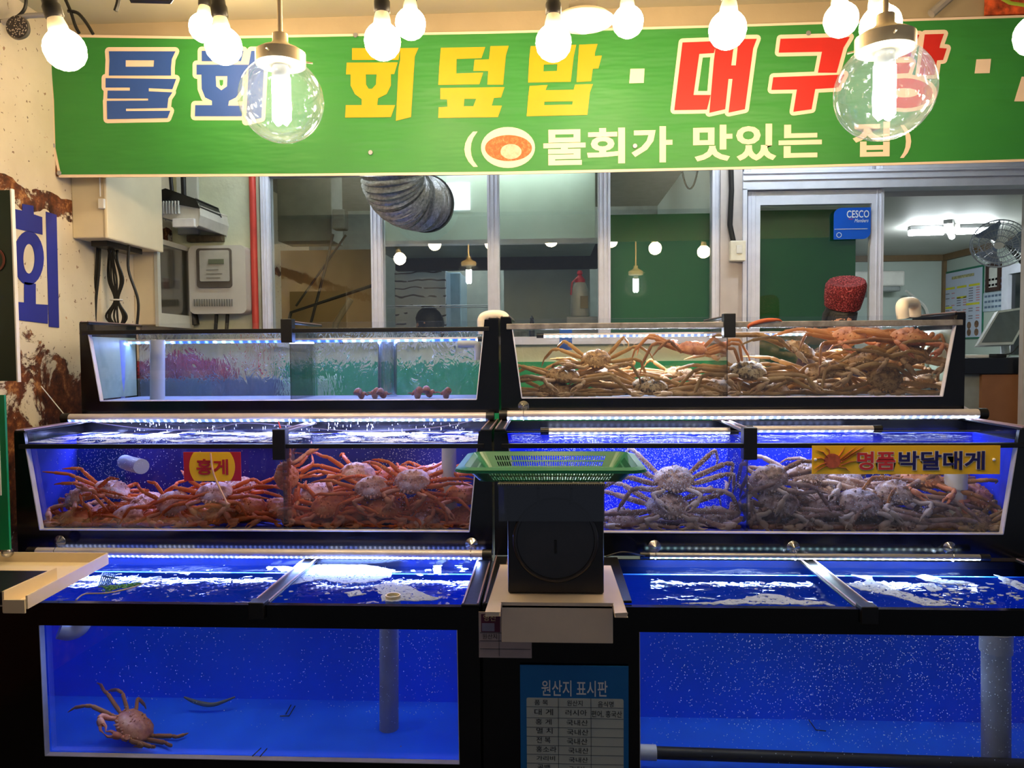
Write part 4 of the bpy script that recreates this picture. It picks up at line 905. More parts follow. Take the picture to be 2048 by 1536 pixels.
def crab(label, pos, yaw, pitch, roll, size, mkey, seed, bounds, group=None, spread=1.0, legk=None, droop=1.0, legscale=1.0, claws='low', cat='crab', name='snow_crab', stand=False, thick=.84):
    rn = random.Random(seed)
    pos = Vector((pos.x, min(max(pos.y, bounds[2] + .062 * size), bounds[3] - .055 * size), max(pos.z, bounds[4] + .026 * size)))
    M = Matrix.Translation(pos) @ Matrix.Rotation(math.radians(yaw), 4, 'Z') @ Matrix.Rotation(math.radians(pitch), 4, 'X') @ Matrix.Rotation(math.radians(roll), 4, 'Y') @ Matrix.Scale(size, 4)
    t = thing(name, label, cat, None, group, M)
    x0, x1, y0, y1, z0, z1 = bounds; z1 = min(z1, pos.z + (.16 if stand or claws == 'up' else .085))
    pos_in = lambda p, r: Vector((min(max(p.x, x0 + r), x1 - r), min(max(p.y, y0 + r), y1 - r), min(max(p.z, z0 + r), z1 - r)))
    sh, lg, cl = shades(mkey)
    c = bpy.data.objects.new('carapace', carapace_mesh(mkey, seed % 3)); COL.objects.link(c); c.parent = t
    W3 = lambda p: M @ Vector(p)
    for s_ in (-1, 1):
        for i in range(4):
            a = math.radians((34, 11, -12, -36)[i] * spread + rn.uniform(-9, 9)); ya = (.036, .014, -.010, -.034)[i]
            d = Vector((s_ * math.cos(a), math.sin(a), 0)); up = Vector((0, 0, 1))
            if stand: el = rn.uniform(15, 40) * droop; bd = (rn.uniform(15, 40), rn.uniform(45, 75), rn.uniform(10, 30)); tw = (rn.uniform(-12, 12), rn.uniform(-12, 12))
            else: el = rn.uniform(-4, 24) * droop; bd = (rn.uniform(0, 25), rn.uniform(5, 40), rn.uniform(0, 25)); tw = (rn.uniform(-30, 30), rn.uniform(-40, 40))
            l = (.098, .112, .108, .084)[i] * legscale * rn.uniform(.9, 1.08)
            p0 = Vector((s_ * .052, ya, -.006)); p1 = p0 + d * .026; pp = [p0, p1]; e_ = math.radians(el)
            for k_, f_ in enumerate((1, .30, .72, .48)):
                if k_: e_ -= math.radians(bd[k_ - 1])
                if k_ in (1, 2): d = Matrix.Rotation(math.radians(tw[k_ - 1]), 3, 'Z') @ d
                pp.append(pp[-1] + (d * math.cos(e_) + up * math.sin(e_)) * l * f_)
            p0, p1, p2, p3, p4, p5 = pp
            J = [pos_in(W3(p), .009 * size) for p in (p0, p1, p2, p3, p4, p5)]
            J[0] = W3(p0)
            R_ = [v_ * thick for v_ in (.0085, .0105, .0085, .0078, .0058)]
            pts = []; rad = []
            for k in range(5):
                A, B_ = J[k], J[k + 1]; r = R_[k] * size; rb = (R_[k + 1] * size if k < 4 else .0012)
                if k: pts += [A.lerp(B_, .04)]; rad += [r * .82]
                else: pts += [A]; rad += [r * .9]
                if k == 4: pts += [A.lerp(B_, .5), B_]; rad += [r * .7, .001]
                else: pts += [A.lerp(B_, .2), A.lerp(B_, .6), A.lerp(B_, .9), A.lerp(B_, .965)]; rad += [r * 1.0, r * .93, max(r, rb) * .95, min(r, rb) * .72]
            MB().tube(pts, rad, 7, flat=1.25).build('leg', lg, t, smooth=True)
        # claw arm
        if claws == 'up': P_ = [(.04, .05, -.004), (.062, .07, .0), (.10, .075, .018), (.118, .085, .03), (.155, .10, .05)]
        elif claws == 'none': P_ = [(.04, .05, -.004), (.058, .064, -.005), (.075, .085, -.01), (.062, .10, -.012), (.03, .105, -.016)]
        else: P_ = [(.04, .05, -.004), (.06, .066, .0), (.088, .09, .008), (.078, .11, .004), (.05, .135, -.008)]
        P_ = [Vector((s_ * x, y, z + rn.uniform(-.006, .006))) for x, y, z in P_]
        J = [pos_in(W3(p), .01 * size) for p in P_]; J[0] = W3(P_[0])
        mb = MB(); k = size
        mb.tube([J[0], J[1], J[1].lerp(J[2], .5), J[2], J[2].lerp(J[3], .5), J[3]], [.008 * k, .009 * k, .0105 * k, .0085 * k, .010 * k, .0075 * k], 8)
        dr = (J[4] - J[3]); L_ = dr.length; dr = dr.normalized() if L_ > 1e-5 else Vector((0, 1, 0)); sd = dr.orthogonal().normalized()
        mb.tube([J[3], J[3].lerp(J[4], .3), J[3].lerp(J[4], .75), J[4]], [.007 * k, .0125 * k, .0135 * k, .010 * k], 8)
        for q in (-1, 1):
            b0 = J[4] + sd * q * .0055 * k
            mb.tube([b0 - dr * .004 * k, b0 + dr * .014 * k + sd * q * .004 * k, b0 + dr * .032 * k - sd * q * .002 * k], [.0065 * k, .0048 * k, .001], 6)
        mb.build('claw', cl, t, smooth=True)
    return t

G1, G2, G3, G4, G5 = 'brown snow crabs heaped in the top tank', 'red crabs before the glass divider', 'red crabs piled beyond the glass divider', 'pale snow crabs before the middle divider', 'pale snow crabs under the long yellow sign'
bF = (-.185, 1.80, 3.435, 3.83, 1.345, 1.66)
bC1 = (-2.15, -1.095, 2.985, 3.30, .84, 1.19); bC2 = (-1.075, -.27, 2.985, 3.30, .84, 1.19)
bD1 = (-.185, .765, 2.985, 3.30, .84, 1.19); bD2 = (.785, 1.81, 2.985, 3.30, .84, 1.19)
def put(group, bounds, rows):
    for i, r in enumerate(rows):
        (px, py, Y, yaw, pi, ro, sz, mk, lab) = r[:9]; kw = r[9] if len(r) > 9 else {}
        if abs(pi) < 65: pi = (-1 if math.cos(math.radians(yaw)) < 0 else 1) * (abs(pi) * .8 + 16)
        if group == G1: kw = dict(kw); kw['legscale'] = kw.get('legscale', 1) * 1.12
        crab(lab, W(px, py, Y), yaw, pi, ro, sz, mk, int(px * 3 + py * 7), bounds, group, **kw)
U = dict(claws='up', stand=True); NO = dict(claws='none')
put(G1, bF, [
 (1110, 782, 3.56, 176, 4, 3, 1.0, 'brown', 'yellowish crab squeezed under another at the pipe-bridge end of the top tank'),
 (1126, 750, 3.58, 182, 8, -3, 1.05, 'brown', 'large brown crab lying over a yellowish one at the pipe-bridge end'),
 (1192, 718, 3.62, 178, 30, 0, .95, 'brown', 'brown crab facing out with both claws raised like arms', U),
 (1214, 748, 3.72, 15, -5, 4, 1.05, 'brown', 'crab lying directly beneath the one with raised claws'),
 (1300, 772, 3.55, 172, 10, -6, 1.1, 'mottled', 'speckled crab flat on the floor beneath the pink-legged climber'),
 (1384, 698, 3.62, 8, 0, 5, .95, 'rose', 'pinkish long-legged crab standing high on the heap by the rim bracket', dict(stand=True, legscale=1.1)),
 (1360, 748, 3.74, 170, 0, -8, 1.0, 'brown', 'crab deep behind the pink-legged climber, touching the back glass'),
 (1428, 778, 3.54, 190, 12, 6, 1.05, 'brown', 'crab on the tank floor straight below the black rim bracket'),
 (1496, 742, 3.52, 165, 12, -8, 1.1, 'mottled', 'dark blotched crab just beyond the black rim bracket'),
 (1545, 782, 3.60, 8, 6, 4, 1.05, 'brown', 'crab pressed low on the floor next to the dark blotched one'),
 (1580, 752, 3.72, 175, -8, 3, 1.1, 'brown', 'crab at the back glass between the dark blotched one and the tall heap'),
 (1600, 700, 3.58, 188, 4, -22, 1.05, 'brown', 'crab on the sloping edge of the tall heap, thick legs up to the rim', dict(legscale=1.15)),
 (1648, 740, 3.56, 172, 10, 10, 1.1, 'brown', 'crab inside the tall heap under the knit hat, legs hooked downward', dict(legscale=1.15)),
 (1700, 672, 3.64, 184, 12, 0, 1.05, 'rose', 'reddish crab topping the heap straight under the knit hat'),
 (1660, 782, 3.66, 178, 0, 0, 1.1, 'brown', 'crab flat on the floor under the tall heap, behind folded legs'),
 (1722, 716, 3.56, 176, 6, 14, 1.0, 'brown', 'crab wedged between the reddish top crab and the round-backed one'),
 (1770, 756, 3.50, 180, 62, 0, 1.05, 'brown', 'round-backed crab showing its whole shell flat against the glass', NO),
 (1740, 786, 3.72, 5, 0, 0, 1.05, 'brown', 'crab on the floor behind the round-backed one'),
 (1822, 675, 3.60, 174, 8, -6, 1.15, 'rose', 'big orange crab on top of the heap at the counter end'),
 (1822, 708, 3.56, 184, 14, -4, 1.1, 'brown', 'big yellow-brown crab directly under the orange one at the counter end'),
 (1838, 762, 3.62, 176, 5, 10, 1.05, 'brown', 'crab low in the corner at the counter end of the top tank'),
 (1780, 722, 3.74, 12, -6, 0, 1.1, 'brown', 'crab at the back glass behind the yellow-brown one'),
 (1250, 786, 3.74, 0, 0, 0, 1.0, 'brown', 'crab on the floor at the back, between the claw-raising and the speckled crab'),
])
R = dict(name='red_snow_crab', legscale=.76, thick=.8)
def q(**k): d = dict(R); d.update(k); return d
put(G2, bC1, [
 (158, 992, 3.10, 160, 18, 10, .95, 'redpale', 'pale-shelled crab sitting highest at the rusted wall end', q()),
 (226, 978, 3.16, 215, -10, -18, .95, 'redpale', 'pale crab tipped up with two legs raised, beside the highest one', q(claws='up')),
 (150, 1036, 3.05, 170, 5, 5, .95, 'red', 'red crab low in the corner at the rusted wall end', q()),
 (200, 1050, 3.14, 10, 0, -5, .95, 'red', 'red crab flat on the floor beside the corner one', q()),
 (248, 1040, 3.02, 180, 60, 4, .95, 'redpale', 'round pale crab with its back pressed to the glass', q(claws='none')),
 (292, 1006, 3.14, 195, 15, 10, .95, 'redpale', 'whitish crab in the middle, just behind the round pale one', q()),
 (318, 1048, 3.08, 4, 10, -4, .95, 'red', 'red crab on the floor between the round pale and the white-bellied ones', q()),
 (345, 1006, 3.04, 176, 44, -8, .9, 'redpale', 'pink crab showing a white belly patch beneath the yellow-circled sign', q()),
 (374, 1040, 3.12, 168, 6, 8, .9, 'red', 'dull red crab below the yellow-circled sign', q()),
 (428, 986, 3.06, 182, 14, 0, 1.0, 'redpale', 'greyish crab on top of the heap right under the yellow-circled sign', q()),
 (478, 972, 3.18, 170, -5, -10, .95, 'redpale', 'pink crab resting highest beside the glass divider', q()),
 (440, 1030, 3.04, 188, 0, 6, 1.0, 'red', 'dark red crab in the heap under the greyish one', q()),
 (498, 1010, 3.06, 176, 6, -16, .95, 'red', 'red crab fanning its legs against the glass divider', q(spread=.6)),
 (494, 1050, 3.16, 0, 0, 0, .95, 'red', 'red crab on the floor in the divider corner', q()),
])
put(G3, bC2, [
 (574, 952, 3.06, 60, 76, 8, .9, 'red', 'orange crab climbing upright near the glass divider with claws in the air', q(claws='up')),
 (628, 984, 3.16, 190, 10, 8, .95, 'redpale', 'cream-shelled crab beside the upright climber', q()),
 (566, 1016, 3.04, 172, 0, -24, .9, 'red', 'orange crab leaning in the divider corner below the climber', q()),
 (654, 1012, 3.03, 176, 24, 4, 1.0, 'red', 'bright orange crab with smooth shell low near the glass', q()),
 (600, 1048, 3.10, 8, 4, 0, .95, 'red', 'orange crab on the floor under the upright climber', q()),
 (716, 946, 3.16, 160, 8, -16, 1.0, 'redpale', 'pale crab at the summit of the orange heap', q()),
 (744, 974, 3.06, 196, 24, 6, .95, 'redpale', 'pinkish crab facing out just below the summit one', q()),
 (700, 1036, 3.08, 174, 8, 12, 1.0, 'red', 'orange crab in the heap bottom with folded claws', q()),
 (790, 950, 3.18, 178, -4, 0, .95, 'red', 'red crab with legs arched along the top of the orange heap', q(droop=1.5)),
 (824, 962, 3.06, 165, 26, -6, 1.0, 'redpale', 'pink-shelled crab close to the glass before the white standpipe', q()),
 (770, 1016, 3.04, 190, 12, -10, .95, 'red', 'orange crab halfway down the heap with crossed legs', q()),
 (776, 1050, 3.16, 0, 0, 0, .95, 'red', 'orange crab on the floor at the heap centre, mostly covered', q()),
 (842, 1008, 3.10, 175, 10, 14, .95, 'red', 'orange crab next to the white standpipe, halfway up', q()),
 (846, 1048, 3.03, 186, 4, 0, .9, 'redpale', 'yellowish crab at the foot of the white standpipe', q()),
 (872, 944, 3.24, 178, 6, 0, .9, 'redpale', 'dim pale crab hiding behind the white standpipe', q()),
 (924, 986, 3.10, 184, 20, -8, .9, 'red', 'red crab squeezed between the standpipe and the black tank end', q(spread=.5)),
 (918, 1040, 3.08, 176, 30, 10, .9, 'red', 'orange crab at the bottom between the standpipe and the tank end', q(spread=.5)),
])
put(G4, bD1, [
 (1348, 958, 3.12, 178, 26, 0, 1.1, 'pale', 'large pale crab standing on another in the bubbles', dict(legscale=1.1, stand=True)),
 (1336, 1012, 3.06, 182, 18, 0, 1.15, 'pale', 'large pale crab carrying another one on its back', dict(legscale=1.15)),
 (1424, 1040, 3.10, 170, 4, 10, 1.05, 'pale', 'pale crab low in the bubbles next to the divider', {}),
 (1244, 1044, 3.08, 186, 6, -6, 1.0, 'pale', 'pale crab low in the bubbles behind the black scale', {}),
])
put(G5, bD2, [
 (1536, 958, 3.08, 160, 40, 14, 1.05, 'pale', 'pale crab tilted upright in the corner by the divider'),
 (1612, 946, 3.18, 186, 12, 0, 1.1, 'pale', 'whitish crab resting highest, just before the yellow sign'),
 (1560, 1004, 3.04, 176, 30, -8, 1.1, 'pale', 'pale crab with bent legs close to the glass by the divider'),
 (1530, 1044, 3.14, 4, 0, 0, 1.0, 'pale', 'pale crab on the floor in the divider corner'),
 (1640, 1000, 3.10, 192, 16, 6, 1.05, 'pale', 'pale crab in the middle of the heap under the crab picture of the sign'),
 (1606, 1044, 3.06, 178, 8, 0, 1.1, 'pale', 'dark pale-edged crab on the floor under the crab picture of the sign'),
 (1690, 958, 3.20, 172, 10, -6, 1.0, 'pale', 'pink-tinged crab peeping out beneath the red letters of the sign'),
 (1732, 1010, 3.00, 180, 22, 0, 1.15, 'pale', 'big crab facing out with a full shell edge against the glass'),
 (1792, 984, 3.10, 186, 18, 4, 1.05, 'pale', 'pale crab just above and beside the big outward-facing one'),
 (1842, 956, 3.18, 176, 6, -4, 1.05, 'rose', 'reddish crab directly beneath the navy letters of the sign'),
 (1690, 1050, 3.14, 0, 4, 0, 1.0, 'pale', 'crab on the floor under the big outward-facing one'),
 (1800, 1040, 3.04, 174, 10, 8, 1.1, 'pale', 'pale crab on the floor with long legs reaching to the standpipe', dict(legscale=1.15)),
 (1880, 1046, 3.16, 4, 0, 0, 1.0, 'pale', 'crab on the floor at the foot of the standpipe'),
 (1950, 990, 3.16, 168, 20, -20, 1.05, 'rose', 'reddish crab propped in the corner beyond the standpipe', dict(spread=.6)),
 (1944, 1044, 3.04, 184, 10, 10, 1.0, 'brown', 'brown crab at the bottom of the corner beyond the standpipe', dict(spread=.6)),
])
crab('single brown crab on the bare blue tank floor', WZ(268, 1450, .255), 152, 16, -26, .98, 'rose', 5, (-2.1, -.28, 2.43, 2.82, .207, .62), None, droop=.35, legscale=.85, thick=.7, name='snow_crab', claws='none')
lp = smoothpath([W(1497, 658, 3.395), W(1500, 650, 3.39), W(1530, 641, 3.39), W(1558, 640, 3.39), W(1566, 646, 3.40)], 4)
tag(MB().tube(lp, [.0015 + .006 * math.sin(PI * min(1, i / 14)) for i in range(len(lp))], 8, flat=1.3).build('crab_limb', mat('orange_shell', (206, 118, 54), .5), smooth=True), 'orange crab leg lying over the silver rim of the top tank', 'crab leg')
lp = smoothpath([W(557, 843, 3.1), W(563, 862, 3.06), W(575, 882, 3.06)], 4)
tag(MB().tube(lp, [.002 + .004 * i / len(lp) for i in range(len(lp))], 8).build('crab_limb', mat('red_shell', (200, 50, 36), .5), smooth=True), 'thin red leg sticking out of the water beside the rim bracket', 'crab leg')

# shells on the floor of the shell tank
SNM = shell_mat('sea_snail_shell', L3((.3, (110, 60, 56)), (.5, (176, 110, 96)), (.75, (214, 170, 150))), 20)
def snail(lab, px, py, Y, L_, ang):
    c = W(px, py, Y); mb = MB(); pts = []; rs = []
    a = Vector((math.cos(ang), .3 * math.sin(ang * 3), .15 * math.sin(ang))).normalized(); b = a.orthogonal().normalized(); d = a.cross(b)
    for i in range(46):
        t = i / 45; th = t * 7.5 * PI / 1.6; rr = L_ * .22 * (t ** 1.5); pts.append(c + a * (L_ * (.5 - t * .75)) + (b * math.cos(th) + d * math.sin(th)) * rr); rs.append(L_ * (.015 + .21 * t ** 1.4))
    return tag(mb.tube(pts, rs, 10).build('sea_snail', SNM, smooth=True), lab, 'shellfish', 'sea snails on the shell tank floor')
snail('reddish sea snail shell at the near end of the first cluster', 724, 789, 3.52, .085, .2)
snail('brown sea snail shell in the middle of the first cluster', 748, 787, 3.56, .08, 2.4)
snail('tan sea snail shell touching the clear pipe foot', 768, 788, 3.51, .08, .5)
snail('pink sea snail shell starting the second cluster beyond the clear pipe', 832, 787, 3.52, .085, 2.9)
snail('pale sea snail shell in the middle of the second cluster', 860, 785, 3.57, .09, .3)
snail('tan sea snail shell at the far end, closest to the tank corner', 890, 787, 3.52, .08, 2.6)

# ================================================================ BUBBLES AND FALLING WATER
BUBM = None
n = N('air_bubble'); BUBM = n.fin(n.pbsdf((.9, .94, 1.0), .25))
def bubbles(label, x0, x1, y0, y1, z0, z1, count, r0, r1, seed, cols=None, mt=None):
    rn = random.Random(seed); mb = MB()
    for _ in range(count):
        if cols and rn.random() < .8:
            c, sd = rn.choice(cols); x = rn.gauss(c, sd)
        else: x = rn.uniform(x0, x1)
        if not x0 < x < x1: continue
        y = y0 + (y1 - y0) * rn.random() ** 2.2; z = z0 + (z1 - z0) * rn.random() ** .8; r = rn.uniform(r0, r1)
        mb.add([(x - r, y, z), (x + r, y, z), (x, y - r, z), (x, y + r, z), (x, y, z - r * 1.2), (x, y, z + r * 1.2)], [(0, 2, 5), (2, 1, 5), (1, 3, 5), (3, 0, 5), (2, 0, 4), (1, 2, 4), (3, 1, 4), (0, 3, 4)])
    o = mb.build('air_bubbles', mt or BUBM, smooth=False); return tag(o, label, 'bubbles', kind='stuff')
bubbles('fine air bubbles rising through the lone crab tank', -1.65, -.35, 2.44, 2.80, .28, .69, 1100, .0008, .0016, 1, [(-1.35, .10), (-.42, .05), (-.62, .05), (-.9, .2)])
bubbles('dense air bubbles filling the empty blue tank', .33, 1.8, 2.44, 2.80, .2, .70, 4600, .0009, .0018, 2, [(.8, .3), (1.2, .35), (1.6, .2)])
bubbles('air bubbles among the red crabs', -2.1, -.36, 2.985, 3.28, .9, 1.18, 1700, .0009, .0018, 3, [(-1.75, .12), (-1.9, .06), (-.65, .08), (-.55, .06)])
bubbles('thick air bubbles around the two stacked pale crabs', -.1, .75, 2.985, 3.28, .85, 1.18, 7000, .0011, .0022, 4, [(.1, .2), (.5, .2)])
bubbles('air bubbles among the pale crabs under the long yellow sign', .79, 1.72, 2.985, 3.28, .85, 1.15, 2200, .0010, .0018, 5, [(1.05, .1), (1.3, .1)])
rn = random.Random(9); mb = MB()
for _ in range(150):
    x = rn.uniform(-1.9, -.35); z = rn.uniform(1.20, 1.262); y = rn.uniform(3.28, 3.37); l = rn.uniform(.003, .012)
    mb.tube([(x, y, z), (x, y, z + l)], [.0012, .0006], 4)
tag(mb.build('water_drips', BUBM), 'water drops falling from the shell tank into the red crab tank', 'water drops', kind='stuff')

# ================================================================ SIGNS ON THE TANKS
def board(name, label, pxs, Y, m, th=.004, cat='sign', M=None):
    (x0, y0), (x1, y1) = pxs; a = W(x0, y1, Y); b = W(x1, y0, Y)
    t = thing(name, label, cat, Vector(((a.x + b.x) / 2, Y, a.z)))
    MB().box(a.x, b.x, Y, Y + th, a.z, b.z).build('board', m, t)
    return t, a, b
def tx(t, s, x0, x1, y0, y1, Y, m, bold=.0, nm='lettering', **k):
    a, b = W(x0, y1, Y), W(x1, y0, Y)
    return text_fit(s, b.x - a.x, b.z - a.z, (a + b) / 2, bold=bold, **k).build(nm, m, t)
YEL = mat('sign_yellow', (236, 186, 30), .45, var=.05); REDS = mat('sign_red', (170, 26, 40), .5, var=.04); NAV = mat('sign_navy', (22, 20, 86), .5)
Y = 2.935
t, a, b = board('plastic_sign', 'red sign with yellow circle hanging on the red crab tank', ((368, 904), (481, 962)), Y, REDS)
cx, cz = (a.x + b.x) / 2, (a.z + b.z) / 2; hh = (b.z - a.z) / 2
pts = []
for i in range(48):
    q = i * 2 * PI / 48; x = .094 * math.cos(q); z = .094 * math.sin(q); pts.append(Vector((cx + x, Y - .001, cz + max(-hh, min(hh, z)))))
MB().prism([pts], (0, .0008, 0)).build('yellow_circle', YEL, t)
tx(t, '홍게', 393, 456, 918, 950, Y - .003, REDS, .03)
tag(MB().tube(smoothpath([W(421, 906, 2.925), W(428, 950, 2.925), W(454, 1006, 2.92)], 4), .004, 6).build('wooden_stick', mat('pale_stick', (200, 160, 130), .6), smooth=True), 'thin pale stick hanging in front of the red sign', 'stick')
t, a, b = board('plastic_sign', 'long yellow sign with crab picture and red and navy letters', ((1624, 891), (2001, 948)), Y, YEL)
tx(t, '명품', 1714, 1791, 903, 940, Y - .004, mat('sign_red2', (190, 44, 44), .5), .025); tx(t, '박달대게', 1797, 1970, 902, 940, Y - .004, NAV, .025)
SW = mat('sign_letter_edge', (224, 214, 190), .5)
tx(t, '명품', 1713, 1792, 902, 941, Y - .0025, SW, .06, 'lettering_edge'); tx(t, '박달대게', 1796, 1971, 901, 941, Y - .0025, SW, .06, 'lettering_edge')
CP = mat('printed_crab', (176, 84, 52), .5, var=.3, scale=50); m = MB()
m.prism([ringpts(1665, 922, 17, 15, Y - .003, 14)], (0, .001, 0))
for (x1, y1, x2, y2) in ((1655, 915, 1632, 900), (1652, 925, 1628, 938), (1655, 930, 1630, 945), (1660, 912, 1650, 894), (1680, 918, 1712, 894), (1682, 924, 1722, 902), (1682, 930, 1716, 922), (1678, 912, 1690, 893), (1650, 920, 1627, 918), (1676, 934, 1700, 944), (1684, 920, 1728, 893)):
    m.tube([W(x1, y1, Y - .003), W((x1 + x2) / 2 + 3, (y1 + y2) / 2 - 3, Y - .003), W(x2, y2, Y - .003)], [.005, .004, .001], 5, flat=.3)
m.build('printed_crab', CP, t)
for x in (1631, 1988): MB().ball(W(x, 919, Y - .004), .006, 10, 8).build('screw', WHITEP, t)
# origin boards on the centre cabinet
Y = 2.378
tb, a, b = board('origin_board', 'blue-framed board of handwritten origins hung below the beige shelf', ((1042, 1333), (1257, 1620)), Y, mat('board_blue', (20, 110, 178), .4, var=.05))
tx(tb, '원산지 표시판', 1083, 1215, 1362, 1392, Y - .002, WT, .012)
CARD = mat('board_card', (196, 200, 190), .5, var=.03)
MB().prism([rrect(W(1053, 1400, Y).x, W(1247, 1400, Y).x, W(1053, 1620, Y).z, W(1053, 1395, Y).z, .006, (1, 2), Y - .001)], (0, .001, 0)).build('card', CARD, tb)
INK = mat('black_ink', (20, 20, 26), .5); m = MB()
for yy in (1413, 1435, 1454, 1472, 1490, 1508, 1526): a_ = W(1053, yy, Y - .002); b_ = W(1247, yy + 3, Y - .002); m.box(a_.x, b_.x, Y - .002, Y - .001, a_.z - .0012, a_.z)
for xx in (1117, 1182): a_ = W(xx, 1540, Y - .002); m.box(a_.x, a_.x + .0014, Y - .002, Y - .001, a_.z - .1, W(xx, 1396, Y).z)
m.build('ruled_lines', mat('ruled_line', (60, 70, 80), .5), tb)
for (s_, x0, x1, y0, y1) in (('품 목', 1069, 1096, 1400, 1410), ('원산지', 1134, 1165, 1401, 1412), ('음식명', 1196, 1227, 1403, 1414), ('대 게', 1069, 1106, 1418, 1430), ('러시아', 1131, 1174, 1420, 1431), ('편어, 홍국산', 1183, 1244, 1422, 1435), ('홍 게', 1071, 1103, 1438, 1449), ('국내산', 1133, 1176, 1440, 1451),
                         ('멸 치', 1073, 1105, 1456, 1467), ('국내산', 1134, 1177, 1459, 1470), ('전 복', 1073, 1101, 1474, 1486), ('국내산', 1134, 1175, 1477, 1489), ('홍소라', 1072, 1113, 1493, 1504), ('국내산', 1137, 1177, 1496, 1507), ('가리비', 1073, 1110, 1512, 1521), ('국내산', 1138, 1176, 1515, 1525), ('골뱅', 1075, 1100, 1529, 1540), ('국내산', 1138, 1170, 1533, 1544)):
    tx(tb, s_, x0, x1, y0, y1, Y - .002, INK, .004)
t2, a, b = board('origin_sticker', 'white price card with maroon corner, half hidden behind the beige shelf', ((958, 1225), (1063, 1315)), Y, mat('sticker_card', (176, 160, 160), .5))
MB().box(W(962, 1230, Y).x, W(1000, 1230, Y).x, Y - .001, Y, W(962, 1264, Y).z, W(962, 1228, Y).z).build('maroon_field', mat('maroon_print', (84, 24, 60), .5), t2)
tx(t2, '영진', 967, 991, 1229, 1242, Y - .002, mat('pale_print', (206, 190, 150), .5)); tx(t2, '원산지', 965, 994, 1268, 1278, Y - .002, INK)
MB().box(W(964, 1250, Y).x, W(989, 1250, Y).x, Y - .0015, Y - .001, W(964, 1262, Y).z, W(964, 1246, Y).z).build('grey_field', mat('grey_print', (130, 130, 160), .5), t2)
m = MB()
for yy in (1265, 1281, 1297): a_ = W(960, yy, Y); m.box(a_.x, W(1061, yy, Y).x, Y - .002, Y, a_.z - .001, a_.z)
a_ = W(998, 1312, Y); m.box(a_.x, a_.x + .001, Y - .002, Y, a_.z, W(998, 1265, Y).z); m.build('ruled_lines', INK, t2)

# ================================================================ SHELF, SCALE, BASKET
ZS = .81
SH_ = mat('beige_shelf_plastic', (224, 204, 182), .38, var=.03)
sh = thing('shelf', 'beige plastic shelf with drop front carrying the black scale', 'shelf', (W(1110, 1200, 2.4).x, 2.4, ZS - .1))
pa, pb = WZ(972, 1222, ZS), WZ(1255, 1228, ZS); pc, pd = WZ(1222, 1131, ZS), WZ(990, 1130, ZS)
pf0, pf1 = WZ(1003, 1205, ZS), WZ(1226, 1208, ZS)
xl, xr = pa.x, pb.x; yf = (pa.y + pb.y) / 2; yk = (pc.y + pd.y) / 2; yn = (pf0.y + pf1.y) / 2
m = MB(); m.prism([[(xl, yf, ZS), (pf0.x, yf, ZS), (pf0.x, yn, ZS), (pf1.x, yn, ZS), (pf1.x, yf, ZS), (xr, yf, ZS), (xr - .01, yk, ZS), (xl + .01, yk, ZS)]], (0, 0, -.012)); m.build('top', SH_, sh, bevel=.002)
zf = W(1110, 1286, yn).z; MB().box(pf0.x, pf1.x, yn, yn + .006, zf, ZS - .006).build('drop_front', SH_, sh, bevel=.002)
for x in (pf0.x, pf1.x - .006): MB().prism([[(x, yn + .006, ZS - .012), (x, yn + .10, ZS - .012), (x, yn + .06, zf), (x, yn + .006, zf)]], (.006, 0, 0)).build('bracket_side', SH_, sh)
MB().box(xl + .06, xr - .06, 2.30, 2.385, ZS - .05, ZS - .012).build('wall_cleat', BLACKM, sh)
sc = thing('scale', 'black box scale with big round dial standing on the beige shelf', 'scale', (W(1110, 1190, 2.27).x, 2.3, ZS))
SCB = mat('scale_black', (24, 20, 19), .32, var=.2); SCG = mat('scale_smoke_plastic', (52, 50, 52), .2, var=.1)
x0, x1 = W(1016, 1190, 2.27).x, W(1208, 1190, 2.27).x; zt_ = W(1110, 968, 2.27).z
MB().box(x0, x1, 2.27, 2.50, ZS + .001, zt_ - .01).build('body', SCB, sc, bevel=.006)
c = W(1111, 1080, 2.268)
MB().lathe([(.131, 0), (.131, .006), (.126, .011), (.119, .011), (.117, .004)], (c.x, 2.27, c.z), 60, M=Matrix.Rotation(PI / 2, 4, 'X')).build('dial_ring', SCG, sc, smooth=True)
MB().lathe([(.117, 0), (.117, .003), (.001, .003)], (c.x, 2.27, c.z), 60, M=Matrix.Rotation(PI / 2, 4, 'X')).build('dial_face', mat('dial_face_black', (20, 19, 19), .25, var=.2), sc, smooth=True)
MB().box(c.x - .004, c.x + .004, 2.262, 2.267, c.z - .04, c.z + .0).build('dial_pointer', mat('dial_mark', (14, 14, 15), .6), sc)
hx0, hx1 = W(997, 1000, 2.25).x, W(1209, 1000, 2.25).x; hz0 = W(1110, 1043, 2.25).z
m = MB(); m.box(hx0, x0 + .0, 2.25, 2.50, hz0, zt_); m.box(hx0, hx1, 2.252, 2.268, hz0, zt_)
for x in (1076, 1143): a_ = W(x, 990, 2.25); m.box(a_.x - .004, a_.x + .004, 2.246, 2.252, zt_ - .06, zt_ - .01)
m.build('smoked_guard', thin_glass('smoked_plastic', (.42, .42, .45), .15, .08), sc)
MB().box(hx0 - .002, hx1 + .002, 2.24, 2.52, zt_, zt_ + .006).build('platform', mat('ribbed_platform', (150, 146, 134), .4, .3), sc, bevel=.002)
m = MB()
for i in range(48):
    x = hx0 + (hx1 - hx0) * i / 47; m.box(x - .0012, x + .0012, 2.236, 2.24, zt_ + .0, zt_ + .006)
m.build('platform_ribs', SCG, sc)
